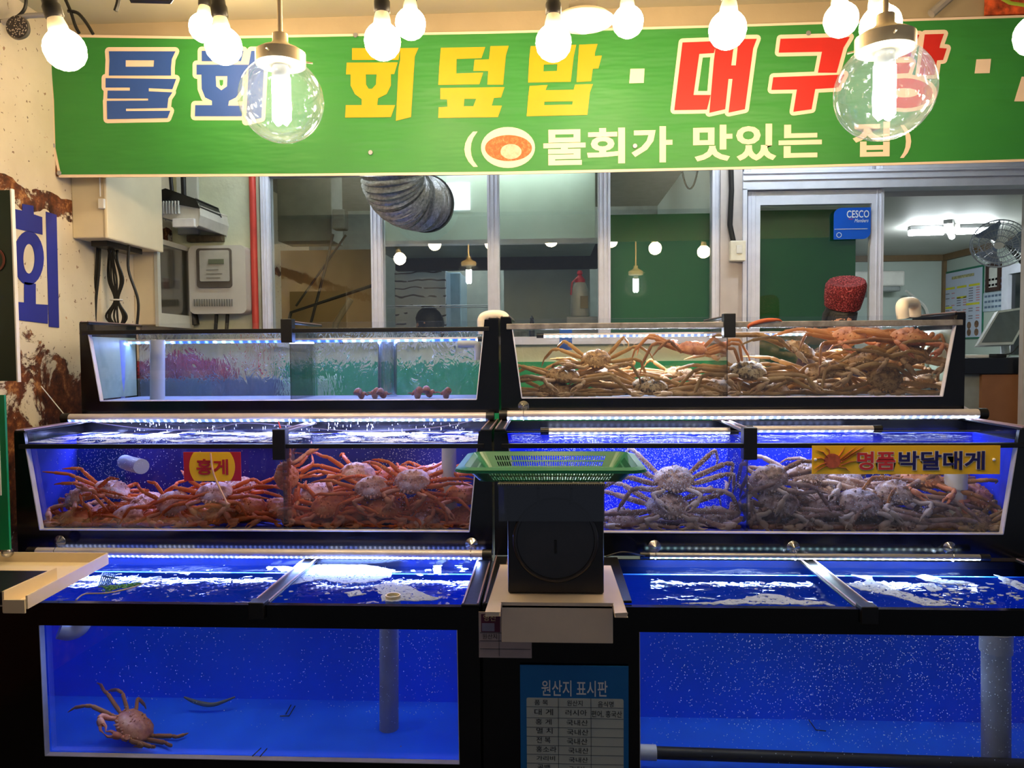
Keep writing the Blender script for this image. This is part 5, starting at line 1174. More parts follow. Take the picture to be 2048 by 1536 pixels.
# green basket
BK = mat('green_basket_plastic', (6, 100, 70), .3, var=.06)
bc = W(1101, 960, 2.40); zb_ = zt_ + .008; zr = zb_ + .048
bk = thing('basket', 'shallow green plastic basket with slotted sides on top of the scale', 'basket', (bc.x, 2.4, zb_))
def rr(hx, hy, r, z, k=5):
    out = []
    for (sx, sy, a0) in ((1, -1, -90), (1, 1, 0), (-1, 1, 90), (-1, -1, 180)):
        for i in range(k + 1):
            a = math.radians(a0 + 90 * i / k); out.append(Vector((bc.x + sx * (hx - r) + r * math.cos(a), 2.40 + sy * (hy - r) + r * math.sin(a), z)))
    return out
def slotted(side, A0, A1, B0, B1, nslots, mb, mg=.06, rows=2):
    """wall between bottom edge A0-A1 and top edge B0-B1 with rows of open slots"""
    P = lambda u, v: (A0.lerp(A1, u)).lerp(B0.lerp(B1, u), v)
    vs = [0, .12] + [q for r_ in range(rows) for q in (.12 + .62 * r_ / rows + .02, .12 + .62 * (r_ + 1) / rows)] + [1]
    vs = [0, .1, .38, .46, .74, 1] if rows == 2 else [0, .2, .8, 1]
    for i in range(nslots):
        u0 = mg + (1 - 2 * mg) * i / nslots; u1 = mg + (1 - 2 * mg) * (i + .42) / nslots; u2 = mg + (1 - 2 * mg) * (i + 1) / nslots
        mb.quad(P(u0, 0), P(u1, 0), P(u1, 1), P(u0, 1))
        for j in range(len(vs) - 1):
            if (rows == 2 and j in (1, 3)) or (rows == 1 and j == 1): continue
            mb.quad(P(u1, vs[j]), P(u2, vs[j]), P(u2, vs[j + 1]), P(u1, vs[j + 1]))
    mb.quad(P(0, 0), P(mg, 0), P(mg, 1), P(0, 1)); mb.quad(P(1 - mg, 0), P(1, 0), P(1, 1), P(1 - mg, 1))
HX, HY = .262, .185
lo_ = rr(HX - .045, HY - .05, .02, zb_); hi_ = rr(HX, HY, .035, zr); k = 6
m = MB()
slotted('f', lo_[23], lo_[0], hi_[23], hi_[0], 46, m); slotted('b', lo_[11], lo_[12], hi_[11], hi_[12], 46, m)
slotted('r', lo_[5], lo_[6], hi_[5], hi_[6], 22, m); slotted('l', lo_[17], lo_[18], hi_[17], hi_[18], 22, m)
for a_ in (0, 6, 12, 18):
    for i in range(5): m.quad(lo_[a_ + i], lo_[a_ + i + 1], hi_[a_ + i + 1], hi_[a_ + i])
m.build('slotted_wall', BK, bk, mods=None)
wall = bk.children[-1]; so = wall.modifiers.new('thick', 'SOLIDIFY'); so.thickness = .0025
m = MB()
for i in range(30):
    x = bc.x - HX + .06 + (2 * HX - .12) * i / 29; m.box(x - .004, x + .004, 2.4 - HY + .052, 2.4 + HY - .052, zb_, zb_ + .003)
for i in range(12):
    y = 2.4 - HY + .055 + (2 * HY - .11) * i / 11; m.box(bc.x - HX + .046, bc.x + HX - .046, y - .003, y + .003, zb_, zb_ + .0028)
m.build('slotted_floor', BK, bk)
rim_i, rim_o = rr(HX - .002, HY - .002, .035, zr), rr(HX + .022, HY + .02, .05, zr - .006); low = rr(HX + .024, HY + .022, .052, zr - .012)
m = MB(); nn = len(rim_i)
for i in range(nn):
    j = (i + 1) % nn; m.quad(rim_i[i], rim_i[j], rim_o[j], rim_o[i]); m.quad(rim_o[i], rim_o[j], low[j], low[i])
o = m.build('rim', BK, bk); so = o.modifiers.new('thick', 'SOLIDIFY'); so.thickness = .003

# beige tray on the tank end
ZT = .762
TR = mat('cream_tray_plastic', (236, 216, 178), .36, var=.03)
tr = thing('tray', 'cream plastic tray with raised rims at the end of the lone crab tank', 'tray', (-2.0, 2.6, .74))
def strip(p, q_, h0, h1, th=.006):
    d = (q_ - p); d.z = 0; d = d.normalized(); nn = Vector((-d.y, d.x, 0)) * th
    return MB().prism([[p + Vector((0, 0, h0)), q_ + Vector((0, 0, h0)), q_ + Vector((0, 0, h1)), p + Vector((0, 0, h1))]], nn)
A = WZ(214, 1128, ZT); Bp = WZ(52, 1218, ZT); Cp = WZ(-160, 1218, ZT); Dp = WZ(-60, 1128, ZT)
MB().prism([[A, Bp, Vector((Bp.x - .07, Bp.y, ZT)), Vector((Bp.x - .09, Bp.y + .02, ZT)), Vector((-2.43, Bp.y + .02, ZT)), Vector((-2.43, A.y, ZT))]], (0, 0, .006)).build('tray_floor', TR, tr)
strip(A, Bp, 0, .042).build('tray_rim', TR, tr); strip(Vector((-2.43, A.y, ZT)), A, 0, .042).build('tray_rim', TR, tr)
strip(Bp, Vector((Bp.x - .07, Bp.y, ZT)), -.012, .03).build('tray_rim', TR, tr)
strip(Vector((Bp.x - .07, Bp.y, ZT)), Vector((Bp.x - .075, Bp.y + .26, ZT)), -.012, .055).build('tray_rim', TR, tr)
p0 = W(-60, 1170, 2.30); p1 = W(24, 1140, 2.36)
tag(MB().box(-2.3, Bp.x - .085, Bp.y + .01, Bp.y + .24, ZT + .007, ZT + .05).build('black_box', BLACKM, bevel=.003), 'flat black box at the picture edge resting in the cream tray', 'box')
# green net scoop with seaweed floating in the lone crab tank
sc_ = thing('hand_net', 'small blue slotted scoop floating by the corner of the lone crab tank', 'scoop', WZ(215, 1165, .71))
m = MB()
for i in range(7):
    a_ = WZ(198 + 4 * i, 1172 - i, .715); b_ = WZ(206 + 4.2 * i, 1152 + i * .5, .715); m.tube([a_, b_ + Vector((0, 0, .012))], .003, 5)
m.tube([WZ(196, 1174, .715), WZ(224, 1170, .715)], .003, 5); m.tube([WZ(206, 1152, .728), WZ(238, 1158, .728)], .003, 5); m.build('slotted_blade', mat('scoop_blue', (40, 90, 150), .4), sc_)
rn = random.Random(3); m = MB()
for i in range(260):
    u = rn.random(); p = WZ(205 + 75 * u, 1180 - 12 * u + rn.uniform(-5, 5) * (1 - u * .6), .712); r = rn.uniform(.003, .008)
    d = Vector((rn.uniform(-1, 1), rn.uniform(-1, 1), rn.uniform(0, .6))) * .014; m.tube([p, p + d * .5, p + d], [.0012, .002, .0005], 4)
tag(m.build('seaweed', mat('seaweed_green', (40, 110, 60), .5, var=.4, scale=60)), 'green seaweed strands floating by the blue scoop', 'seaweed', kind='stuff')
tag(MB().tube(smoothpath([WZ(152, 1200, .712), WZ(170, 1188, .712), WZ(215, 1186, .712), WZ(262, 1176, .712), WZ(288, 1166, .712)], 4), .003, 5).build('bent_wire', mat('grey_wire', (140, 130, 120), .5, .3), smooth=True), 'bent grey wire floating under the seaweed', 'wire')
# pipe mouth poking out of the foam
c = WZ(786, 1193, .71); tag(MB().lathe([(.026, -.04), (.026, .006), (.022, .006), (.022, -.035), (.001, -.035)], c, 24).build('pipe_mouth', mat('ivory_pipe', (222, 206, 160), .4), smooth=True), 'open ivory pipe mouth poking out of the foam', 'pipe')

# ================================================================ BEHIND THE TOP TANKS
sbox('crate', 'tall blue grey crate behind the shell tank carrying the red net', 'crate', mat('blue_grey_crate', (92, 106, 140), .5, var=.08, scale=5), (W(262, 760, 4.2).x, W(566, 760, 4.2).x, 4.12, 4.5, .2, W(400, 757, 4.15).z), .01)
sbox('foam_box', 'pale aqua foam box between the crate and the green panel', 'box', mat('aqua_foam_box', (176, 214, 214), .6), (W(572, 770, 4.3).x, W(648, 770, 4.3).x, 4.2, 4.5, .2, W(600, 757, 4.2).z), .01)
cz = W(400, 757, 4.15).z
mb = MB(); n1, n2 = 60, 16
xa, xb = W(190, 740, 4.2).x, W(456, 740, 4.2).x
for j in range(n2 + 1):
    for i in range(n1 + 1):
        u = i / n1; v_ = j / n2; th = PI * v_
        hgt = .05 + .11 * math.exp(-((u - .62) / .16) ** 2) + .05 * math.exp(-((u - .88) / .07) ** 2) + .04 * math.exp(-((u - .3) / .2) ** 2)
        hgt *= min(1, (1 - u) * 9) ** .5 * min(1, u * 9 + .3) ** .5
        q_ = noise.noise(Vector((u * 14, v_ * 5, 2))) * .022
        mb.v.append(Vector((xa + (xb - xa) * u, 4.28 - (.12 + q_) * math.cos(th), cz + .004 + (hgt + q_) * math.sin(th) ** .8)))
for j in range(n2):
    for i in range(n1):
        a_ = j * (n1 + 1) + i; mb.f.append([a_, a_ + 1, a_ + n1 + 2, a_ + n1 + 1]); mb.mi.append(0)
n = N('crimson_net'); v = n.coord(); wv_ = n.a('ShaderNodeTexVoronoi'); wv_.feature = 'DISTANCE_TO_EDGE'; wv_.inputs['Scale'].default_value = 60; n.l(v, wv_.inputs['Vector'])
NET = n.fin(n.pbsdf(n.ramp(wv_.outputs['Distance'], [(.0, lin((160, 10, 44))), (.12, lin((108, 4, 34))), (.3, lin((54, 2, 20)))]), .6, 0, n.bump(wv_.outputs['Distance'], -.8, .01)))
tag(mb.build('net_bag', NET, smooth=True), 'crimson net bag slumped on the blue grey crate', 'net')
tag(sbox('blue_tag', None, None, mat('blue_tag', (20, 90, 190), .5), (W(1119, 690, 3.9).x, W(1144, 690, 3.9).x, 3.885, 3.89, W(1130, 700, 3.9).z, W(1130, 655, 3.9).z), 0), 'blue tag hanging behind the brown crab tank', 'tag')

# ================================================================ PEOPLE
SKIN = mat('skin', (206, 150, 124), .5, var=.05); HAIR = mat('black_hair', (22, 18, 18), .5, var=.3, scale=60, bump=.5, bs=150)
def person(label, base, headc, face, shirt, hat=None, yaw=0):
    """face: direction the head looks; the body is one skinned surface from the feet to the neck, with posed arms and fingers"""
    t = thing('person', label, 'person', base)
    hz = headc.z; H = hz - base.z; k = H / 1.5; R = Matrix.Rotation(yaw, 3, 'Z')
    P = lambda x, y, z: base + R @ Vector((x * k, y * k, z * k))
    me = bpy.data.meshes.new('body'); vs = []; es = []; rs = []
    def n_(p, r, par=None):
        vs.append(p); rs.append(r * k)
        if par is not None: es.append((par, len(vs) - 1))
        return len(vs) - 1
    hip = n_(P(0, 0, .92), .14); wa = n_(P(0, .01, 1.08), .125, hip); ch = n_(P(0, .0, 1.25), .145, wa); nb = n_(P(0, .01, 1.36), .06, ch); nk = n_(P(0, -.01, 1.42), .052, nb)
    for s_ in (-1, 1):
        a = n_(P(s_ * .10, 0, .84), .10, hip); b = n_(P(s_ * .10, -.02, .48), .062, a); c_ = n_(P(s_ * .10, .02, .09), .042, b); n_(P(s_ * .11, -.12, .04), .035, c_)
        a = n_(P(s_ * .17, 0, 1.30), .06, ch); b = n_(P(s_ * .24, .0, 1.04), .044, a); c_ = n_(P(s_ * .17, -.20, .94), .032, b); d_ = n_(P(s_ * .15, -.27, .92), .026, c_)
        for q in range(4):
            f = n_(P(s_ * (.125 + .018 * q), -.315 - .004 * (q in (1, 2)), .905), .0095, d_); n_(P(s_ * (.125 + .018 * q), -.345, .88), .008, f)
        f = n_(P(s_ * .115, -.275, .91), .0105, d_); n_(P(s_ * .10, -.30, .90), .009, f)
    me.from_pydata([tuple(WM[t.name].inverted() @ p) for p in vs], es, []); me.validate()
    o = bpy.data.objects.new('body', me); COL.objects.link(o); o.parent = t
    sk = o.modifiers.new('skin', 'SKIN'); sk.use_smooth_shade = True
    for i, r in enumerate(rs): me.skin_vertices[0].data[i].radius = (r, r * .85)
    me.skin_vertices[0].data[0].use_root = True
    o.modifiers.new('sub', 'SUBSURF').levels = 1; o.modifiers['sub'].render_levels = 1
    me.materials.append(shirt)
    # head with face
    fd = Vector(face).normalized(); M3 = Matrix.Rotation(math.atan2(fd.x, -fd.y), 3, 'Z') @ Matrix.Rotation(-math.asin(max(-1, min(1, fd.z))), 3, 'X')
    Q = lambda x, y, z: headc + M3 @ (Vector((x, y, z)) * k)
    mb = MB(); n, m_ = 24, 18
    for j in range(m_ + 1):
        ph = PI * j / m_
        for i in range(n):
            th = 2 * PI * i / n; x = .076 * math.sin(ph) * math.cos(th); y = .095 * math.sin(ph) * math.sin(th); z = -.118 * math.cos(ph)
            if z < 0: x *= 1 - .38 * (-z / .118) ** 1.6; y = y * (1 - .12 * (-z / .118))
            fy = max(0, -y / .095)
            if abs(x) < .02 and -.045 < z < .03 and fy > .8: y -= .020 * (1 - abs(x) / .02) * (1 - abs(z + .015) / .05)
            if abs(abs(x) - .03) < .016 and abs(z - .012) < .012 and fy > .6: y += .008
            if abs(z + .062) < .01 and abs(x) < .026 and fy > .6: y -= .004
            mb.v.append(Q(x, y, z))
    for j in range(m_):
        for i in range(n): a = j * n + i; b = j * n + (i + 1) % n; mb.f.append([a, b, b + n, a + n]); mb.mi.append(0)
    mb.tube([Q(0, .01, -.07), P(0, .0, 1.40)], [.055 * k, .052 * k], 14)
    mb.build('head', SKIN, t, smooth=True)
    for s_ in (-1, 1):
        MB().ball(Q(s_ * .03, -.083, .012), .010 * k, 10, 8).build('eye', WHITEP, t, smooth=True)
        MB().lathe([(.001, 0), (.018 * k, .004), (.022 * k, .01), (.016 * k, .016)], Q(s_ * .076, .005, -.005), 12, sx=.4).build('ear', SKIN, t, smooth=True)
    MB().tube([Q(-.024, -.088, -.062), Q(0, -.093, -.06), Q(.024, -.088, -.062)], [.003 * k, .006 * k, .003 * k], 8).build('mouth', mat('lips', (170, 90, 84), .5), t, smooth=True)
    mb = MB(); off = Vector((1, 2, 3))
    for j in range(m_ + 1):
        ph = PI * j / m_
        for i in range(n * 2):
            th = PI * i / n; x = math.sin(ph) * math.cos(th); y = math.sin(ph) * math.sin(th); z = -math.cos(ph)
            front = max(0, -y) ; zlow = -.35 if y > -.2 else .42 + .2 * front
            z2 = max(z, zlow); w_ = math.sqrt(max(0, 1 - min(1, z2 * z2))); s_ = math.sin(ph) or 1
            x, y = x / s_ * w_, y / s_ * w_
            r_ = 1 + .05 * noise.noise(Vector((x * 7, y * 7, z2 * 7)) + off)
            mb.v.append(Q(x * .086 * r_, y * .106 * r_ + .006, z2 * .128 * r_))
    for j in range(m_):
        for i in range(2 * n): a = j * 2 * n + i; b = j * 2 * n + (i + 1) % (2 * n); mb.f.append([a, b, b + 2 * n, a + 2 * n]); mb.mi.append(0)
    mb.build('hair', HAIR, t, smooth=True)
    if hat: hat(t, Q, k)
    return t
def knit_hat(t, Q, k):
    n = N('red_knit'); v = n.coord(); w_ = n.a('ShaderNodeTexVoronoi'); w_.inputs['Scale'].default_value = 150; n.l(v, w_.inputs['Vector'])
    c_ = n.ramp(n.noise(130, 2, v), [(.38, lin((70, 10, 20))), (.54, lin((122, 22, 36))), (.70, lin((186, 96, 100)))])
    KM = n.fin(n.pbsdf(c_, .85, 0, n.bump(w_.outputs['Distance'], .8, .006)))
    mb = MB(); n_ = 60; prof = [(.084, .078), (.095, .080), (.098, .10), (.101, .13), (.104, .17), (.105, .200), (.094, .218), (.055, .213), (.001, .206)]
    for r, z in prof:
        for i in range(n_):
            th = 2 * PI * i / n_; q_ = 1 + .012 * math.sin(i * 2.1) + .012 * math.sin(z * 300)
            mb.v.append(Q(r * q_ * math.cos(th) * .94, r * q_ * math.sin(th) + .008, z + .008 * math.cos(th) * 1.5 * (z > .1)))
    for j in range(len(prof) - 1):
        for i in range(n_): a = j * n_ + i; b = j * n_ + (i + 1) % n_; mb.f.append([a, b, b + n_, a + n_]); mb.mi.append(0)
    mb.build('knit_hat', KM, t, smooth=True)
hc = W(1680, 642, 4.12)
person('person in a red knit hat bending over behind the brown crab tank', Vector((hc.x, 4.16, .2)), hc, (.05, -.85, -.35), mat('dark_plum_cloth', (60, 34, 44), .8, bump=.3), knit_hat)
hc = W(858, 648, 5.6)
person('person with dark hair in the kitchen, seen through the window', Vector((hc.x, 5.62, .2)), hc, (-.9, .3, -.2), mat('dark_grey_cloth', (40, 42, 50), .8, bump=.3), None, yaw=2.2)

# ================================================================ KITCHEN BEHIND THE WINDOWS
STL = mat('dull_stainless_hood', (178, 192, 186), .45, .1, var=.08, scale=5, bump=.3, bs=14)
hb = W(900, 492, 5.25).z
hd = thing('extractor_hood', 'wide grey steel extractor hood behind the window panes', 'hood', (-.6, 5.6, hb))
MB().box(W(745, 480, 5.25).x, .32, 5.25, 5.9, hb, 2.98).build('hood_panel', STL, hd, bevel=.004)
MB().box(W(745, 480, 5.25).x - .01, .33, 5.235, 5.25, hb, hb + .04).build('hood_lip', ALU, hd)
a_ = W(893, 420, 5.24); MB().box(a_.x, W(940, 420, 5.24).x, 5.235, 5.249, a_.z, W(893, 366, 5.24).z).build('tube_image_panel', emis('tube_image_glow', (.85, 1, 1), 1.2), hd)  # glowing rectangle added on the hood, imitating a tube light showing in the pane
sbox('grey_cupboard', 'dim grey wall cupboard in the darkest window pane', 'cupboard', mat('dim_cupboard', (120, 126, 112), .5), (W(556, 480, 5.5).x, W(664, 480, 5.5).x, 5.5, 5.8, W(600, 482, 5.5).z, 2.95), .005)
sbox('small_wall_box', 'small grey box beside the dim wall cupboard', 'box', mat('grey_box', (130, 128, 120), .5), (W(664, 450, 5.4).x, W(690, 450, 5.4).x, 5.4, 5.5, W(680, 458, 5.4).z, W(680, 418, 5.4).z), .01)
sbox('plywood_panel', 'tan plywood panel leaning behind the darkest window pane', 'panel', mat('tan_plywood', (188, 150, 96), .5, var=.12, scale=2), (W(562, 560, 5.9).x, W(742, 560, 5.9).x, 5.9, 5.93, .2, W(650, 500, 5.9).z), .002)
sbox('dark_beam', 'dark brown beam under the steel hood', 'beam', mat('sooty_wood', (44, 30, 24), .6, var=.3), (W(790, 510, 5.95).x, W(1196, 510, 5.95).x, 5.95, 6.05, W(1000, 538, 5.95).z, W(1000, 490, 5.95).z), .003)
sbox('white_board', 'pale grey board below the dark beam behind the bottle', 'panel', mat('pale_grey_board', (168, 178, 176), .5, var=.03), (W(1008, 600, 6.1).x, W(1180, 600, 6.1).x, 6.1, 6.13, .2, W(1100, 536, 6.1).z), .002)
for lab, p, r in (('long metal bar slanting up behind the darkest pane', [(582, 625), (748, 570)], .012), ('steep dark pipe crossing the metal bar', [(622, 645), (655, 520), (666, 468)], .010), ('dark rod rising to the box beside the cupboard', [(592, 612), (650, 530), (692, 470)], .008)):
    tag(MB().tube([W(x, y, 5.2) for x, y in p] if lab[0] != 'l' else [Vector((W(582, 625, 5.2).x - .5, 5.2, .2))] + [W(x, y, 5.2) for x, y in p], r, 8).build('metal_rod', mat('dark_metal_rod', (70, 62, 54), .4, .5), smooth=True), lab, 'rod')
tag(MB().tube([Vector((W(672, 646, 5.15).x - .35, 5.15, .2)), W(672, 646, 5.15), W(702, 598, 5.15)], .022, 12).build('paper_roll', mat('tan_roll', (150, 128, 92), .6), smooth=True), 'short tan roll leaning under the slanting metal bar', 'roll')
n = N('floral_fridge'); v = n.coord(); wv_ = n.a('ShaderNodeTexWave'); wv_.wave_type = 'RINGS'; wv_.inputs['Scale'].default_value = 4.5; wv_.inputs['Distortion'].default_value = 5; wv_.inputs['Detail'].default_value = 1.5; n.l(v, wv_.inputs['Vector'])
k_ = n.math('MULTIPLY', n.math('GREATER_THAN', wv_.outputs['Fac'], .93), n.math('GREATER_THAN', n.noise(5, 2, v), .5))
FRM = n.fin(n.pbsdf(n.mixc(k_, lin((196, 204, 214)), lin((70, 60, 66))), .25))
fx0, fx1 = W(790, 600, 6.3).x, W(892, 600, 6.3).x; fz = W(840, 540, 6.3).z
fr = thing('refrigerator', 'white refrigerator with dark scroll pattern in the kitchen', 'refrigerator', ((fx0 + fx1) / 2, 6.6, .2))
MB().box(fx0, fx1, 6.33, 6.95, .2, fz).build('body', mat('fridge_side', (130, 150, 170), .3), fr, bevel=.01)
MB().box(fx0, fx1, 6.29, 6.33, 1.22, fz).build('upper_door', FRM, fr, bevel=.008); MB().box(fx0, fx1, 6.29, 6.33, .2, 1.21).build('lower_door', FRM, fr, bevel=.008)
sbox('glass_cooler', 'pale blue cooler cabinet next to the scroll-patterned refrigerator', 'cooler', mat('pale_blue_cooler', (150, 180, 200), .3), (W(893, 600, 6.6).x, W(922, 600, 6.6).x, 6.6, 7.1, .2, W(900, 545, 6.6).z), .01)
m = MB(); 
for yy in (612, 616): m.tube([W(770, yy, YB + .035), W(992, yy - 2, YB + .035)], .003, 5)
tag(m.build('wire_rail', ALU), 'thin double wire rail across the kitchen pane', 'rail')
sbox('shelf_board', 'grey shelf board on the sill holding the capped bottle', 'shelf', mat('grey_shelf', (140, 140, 138), .5), (W(1133, 632, 4.95).x, W(1196, 632, 4.95).x, 4.90, 5.05, 1.60, W(1160, 634, 4.95).z), .003)
bt = thing('bottle', 'big clear bottle with red pump cap on the window sill', 'bottle', W(1160, 634, 4.97)); bp = W(1160, 633, 4.97)
MB().lathe([(.058, 0), (.062, .01), (.06, .10), (.056, .16), (.04, .215), (.02, .235), (.018, .25)], bp, 24).build('bottle_body', mat('cloudy_plastic', (150, 150, 144), .3), bt, smooth=True)
MB().lathe([(.034, .222), (.036, .24), (.02, .262), (.012, .27), (.02, .28), (.014, .30), (.001, .302)], bp, 18).build('cap', mat('red_cap', (170, 30, 44), .4), bt, smooth=True)
MB().tube([bp + Vector((-.02, -.03, .25)), bp + Vector((-.052, -.035, .22)), bp + Vector((-.06, -.03, .14))], .006, 6).build('hose', mat('red_cap', (170, 30, 44), .4), bt, smooth=True)
MB().box(bp.x + .0, bp.x + .05, bp.y - .068, bp.y - .05, bp.z + .05, bp.z + .13).build('label', mat('brown_label', (110, 96, 60), .5), bt)
tag(MB().lathe([(.016, -.06), (.02, .05), (.01, .09), (.014, .1), (.001, .12)], W(1064, 668, 4.84), 14).build('black_bottle', BLACKM, smooth=True), 'slim black nozzle on the sill beneath the pale board', 'nozzle')
# assumed ceiling tubes, unseen, added to brighten the kitchen and hood
k2 = thing('assumed_kitchen_light', 'assumed lit tube lamp close behind the window head, over the hood front', 'lamp', (-.5, 5.05, 2.9)); MB().box(-1.2, .3, 5.0, 5.1, 2.96, 2.995).build('lamp_tray', WHITEP, k2); MB().tube([(-1.18, 5.05, 2.93), (.28, 5.05, 2.93)], .016, 10).build('tube', emis('assumed_front_tube', (.86, 1, .97), 11), k2)
kt = thing('assumed_kitchen_light', 'assumed lit tube lamp deep in the kitchen', 'lamp', (-.4, 6.6, 2.9)); MB().box(-.8, .0, 6.55, 6.65, 2.95, 2.99).build('lamp_tray', WHITEP, kt); MB().tube([(-.78, 6.6, 2.93), (-.02, 6.6, 2.93)], .016, 10).build('tube', emis('assumed_kitchen_tube', (.9, 1, 1), ROOM_L * 1.5), kt)

# ================================================================ DINING ROOM SEEN THROUGH THE OPEN DOOR
lc = WZ(1900, 458, ZI - .03); lt = thing('cross_ceiling_light', 'four-armed tube light on the white room ceiling', 'ceiling light', lc)
MB().lathe([(.07, -.02), (.07, .03), (.001, .03)], lc, 16).build('hub', WHITEP, lt)
for i, ang in enumerate((-6, 60, 174, 240)):
    d = Vector((math.cos(math.radians(ang)), math.sin(math.radians(ang)), 0)); a_ = lc + d * .05; b_ = lc + d * .30; sd = Vector((-d.y, d.x, 0)) * .03
    MB().prism([[a_ - sd, b_ - sd, b_ + sd, a_ + sd]], (0, 0, .028)).build('arm', mat('light_arm', (90, 92, 92), .5), lt)
    MB().tube([a_ + Vector((0, 0, -.022)), b_ + Vector((0, 0, -.022))], .022, 12).build('lit_tube', emis('room_tube', (.88, .97, 1), ROOM_L), lt, smooth=True)
# air conditioner on the far wall
a_, b_ = W(1700, 583, 7.75), W(1811, 541, 7.75)
ac = thing('air_conditioner', 'white wall air conditioner in the far room corner', 'air conditioner', (a_.x, 7.85, a_.z))
MB().box(a_.x, b_.x, 7.75, 7.98, a_.z + .05, b_.z).build('body', WHITEP, ac, bevel=.02); MB().box(a_.x + .02, b_.x - .04, 7.76, 7.9, a_.z, a_.z + .05).build('vent', mat('ac_grey', (140, 146, 146), .4), ac, bevel=.01)
tag(MB().tube(smoothpath([W(1812, 582, 7.8), W(1835, 600, 7.9), W(1852, 618, 7.9), W(1862, 660, 7.9)], 4), .015, 6).build('hose', WHITEP, smooth=True), 'white hose curving down from the air conditioner', 'hose')
tag(MB().tube([WX(1878, 575, XR - .02), WX(1876, 590, XR - .05), WX(1872, 617, XR - .02)], .014, 6).build('plug_cable', CORD, smooth=True), 'black plug and cable on the wall before the menu poster', 'cable')
# poster, certificate, notice on the side wall
def wallq(x0, x1, y0, y1, off): # rectangle in the X = XR plane from picture positions
    a = WX(x0, (y0 + y1) / 2, XR - off); b = WX(x1, (y0 + y1) / 2, XR - off); t_ = WX((x0 + x1) / 2, y0, XR - off).z; l_ = WX((x0 + x1) / 2, y1, XR - off).z
    return b.y, a.y, l_, t_
y0_, y1_, z0_, z1_ = wallq(1889, 1968, 537, 678, .0)
po = thing('menu_poster', 'tall menu poster with green border and yellow headings', 'poster', (XR, (y0_ + y1_) / 2, z0_))
MB().box(XR - .008, XR - .002, y0_, y1_, z0_, z1_).build('border', mat('poster_green', (20, 110, 84), .5), po); MB().box(XR - .01, XR - .008, y0_ + .02, y1_ - .02, z0_ + .015, z1_ - .02).build('sheet', mat('poster_sheet', (196, 204, 226), .5, var=.02), po)
PH, PW_ = z1_ - z0_, y1_ - y0_
def pq(u0, u1, v0, v1, m, nm): MB().box(XR - .0115, XR - .010, y1_ - PW_ * u1, y1_ - PW_ * u0, z1_ - PH * v1, z1_ - PH * v0).build(nm, m, po)
YH = mat('heading_yellow', (220, 214, 40), .5); GT = mat('poster_grey_text', (110, 110, 130), .5); RT = mat('poster_rose_text', (200, 120, 130), .5)
for (u0, u1, v0) in ((.06, .30, .24), (.36, .60, .24), (.66, .92, .24), (.36, .60, .39), (.06, .24, .52), (.60, .92, .50)): pq(u0, u1, v0, v0 + .03, YH, 'heading')
rn = random.Random(8); m1 = MB(); m2 = MB()
for col, (u0, u1) in enumerate(((.06, .30), (.36, .60), (.66, .92))):
    for r_ in range(14):
        v0 = .29 + r_ * .035 + (.0 if col != 1 else .01)
        if rn.random() < .25 or v0 > .74: continue
        for mm, ua, ub in ((m1, u0, u0 + .10), (m2, u1 - .08, u1)): mm.box(XR - .0115, XR - .010, y1_ - PW_ * ub, y1_ - PW_ * ua, z1_ - PH * (v0 + .012), z1_ - PH * v0)
m1.build('menu_lines', GT, po); m2.build('price_lines', RT, po)
text_fit('맛있는 메뉴', PW_ * .55, PH * .07, (XR - .012, (y0_ + y1_) / 2, z1_ - PH * .11), right=(0, -1, 0), up=(0, 0, 1)).build('heading', mat('heading_brown', (150, 110, 80), .5), po) if False else pq(.22, .78, .09, .13, mat('heading_pastel', (176, 170, 120), .5, var=.5, scale=60), 'heading')
for (u, v_) in ((.68, .81), (.86, .80), (.68, .91), (.86, .91)):
    MB().lathe([(.035, 0), (.035, .002), (.001, .002)], (XR - .010, y1_ - PW_ * u, z1_ - PH * v_), 14, M=Matrix.Rotation(-PI / 2, 4, 'Y')).build('dish_photo', mat('dish_photo', (120, 84, 60), .5, var=.7, scale=40), po)
y0_, y1_, z0_, z1_ = wallq(1975, 2004, 526, 582, .0); ce = thing('framed_certificate', 'brown-framed certificate on the dining room wall', 'frame', (XR, y0_, z0_))
MB().prism([[(XR - .02, y0_, z0_), (XR - .02, y1_, z0_), (XR - .02, y1_, z1_), (XR - .02, y0_, z1_)], [(XR - .02, y0_ + .04, z0_ + .035), (XR - .02, y1_ - .04, z0_ + .035), (XR - .02, y1_ - .04, z1_ - .035), (XR - .02, y0_ + .04, z1_ - .035)]], (.018, 0, 0)).build('frame', mat('brown_frame', (60, 34, 28), .4), ce)
MB().box(XR - .01, XR - .006, y0_ + .03, y1_ - .03, z0_ + .03, z1_ - .03).build('paper', mat('certificate_paper', (206, 206, 200), .5), ce)
y0_, y1_, z0_, z1_ = wallq(1968, 2008, 584, 622, .0); nt = thing('notice_sheet', 'pale notice sheet of small lines beneath the framed certificate', 'notice', (XR, y0_, z0_))
MB().box(XR - .008, XR - .002, y0_, y1_, z0_, z1_).build('sheet', mat('notice_paper', (180, 196, 210), .5), nt); m = MB()
for i in range(6):
    for j in range(5): m.box(XR - .01, XR - .008, y0_ + .03 + j * (y1_ - y0_ - .04) / 5, y0_ + .03 + (j + .7) * (y1_ - y0_ - .04) / 5, z0_ + .03 + i * .05, z0_ + .05 + i * .05)
m.build('text_lines', mat('notice_lines', (90, 110, 140), .5), nt)
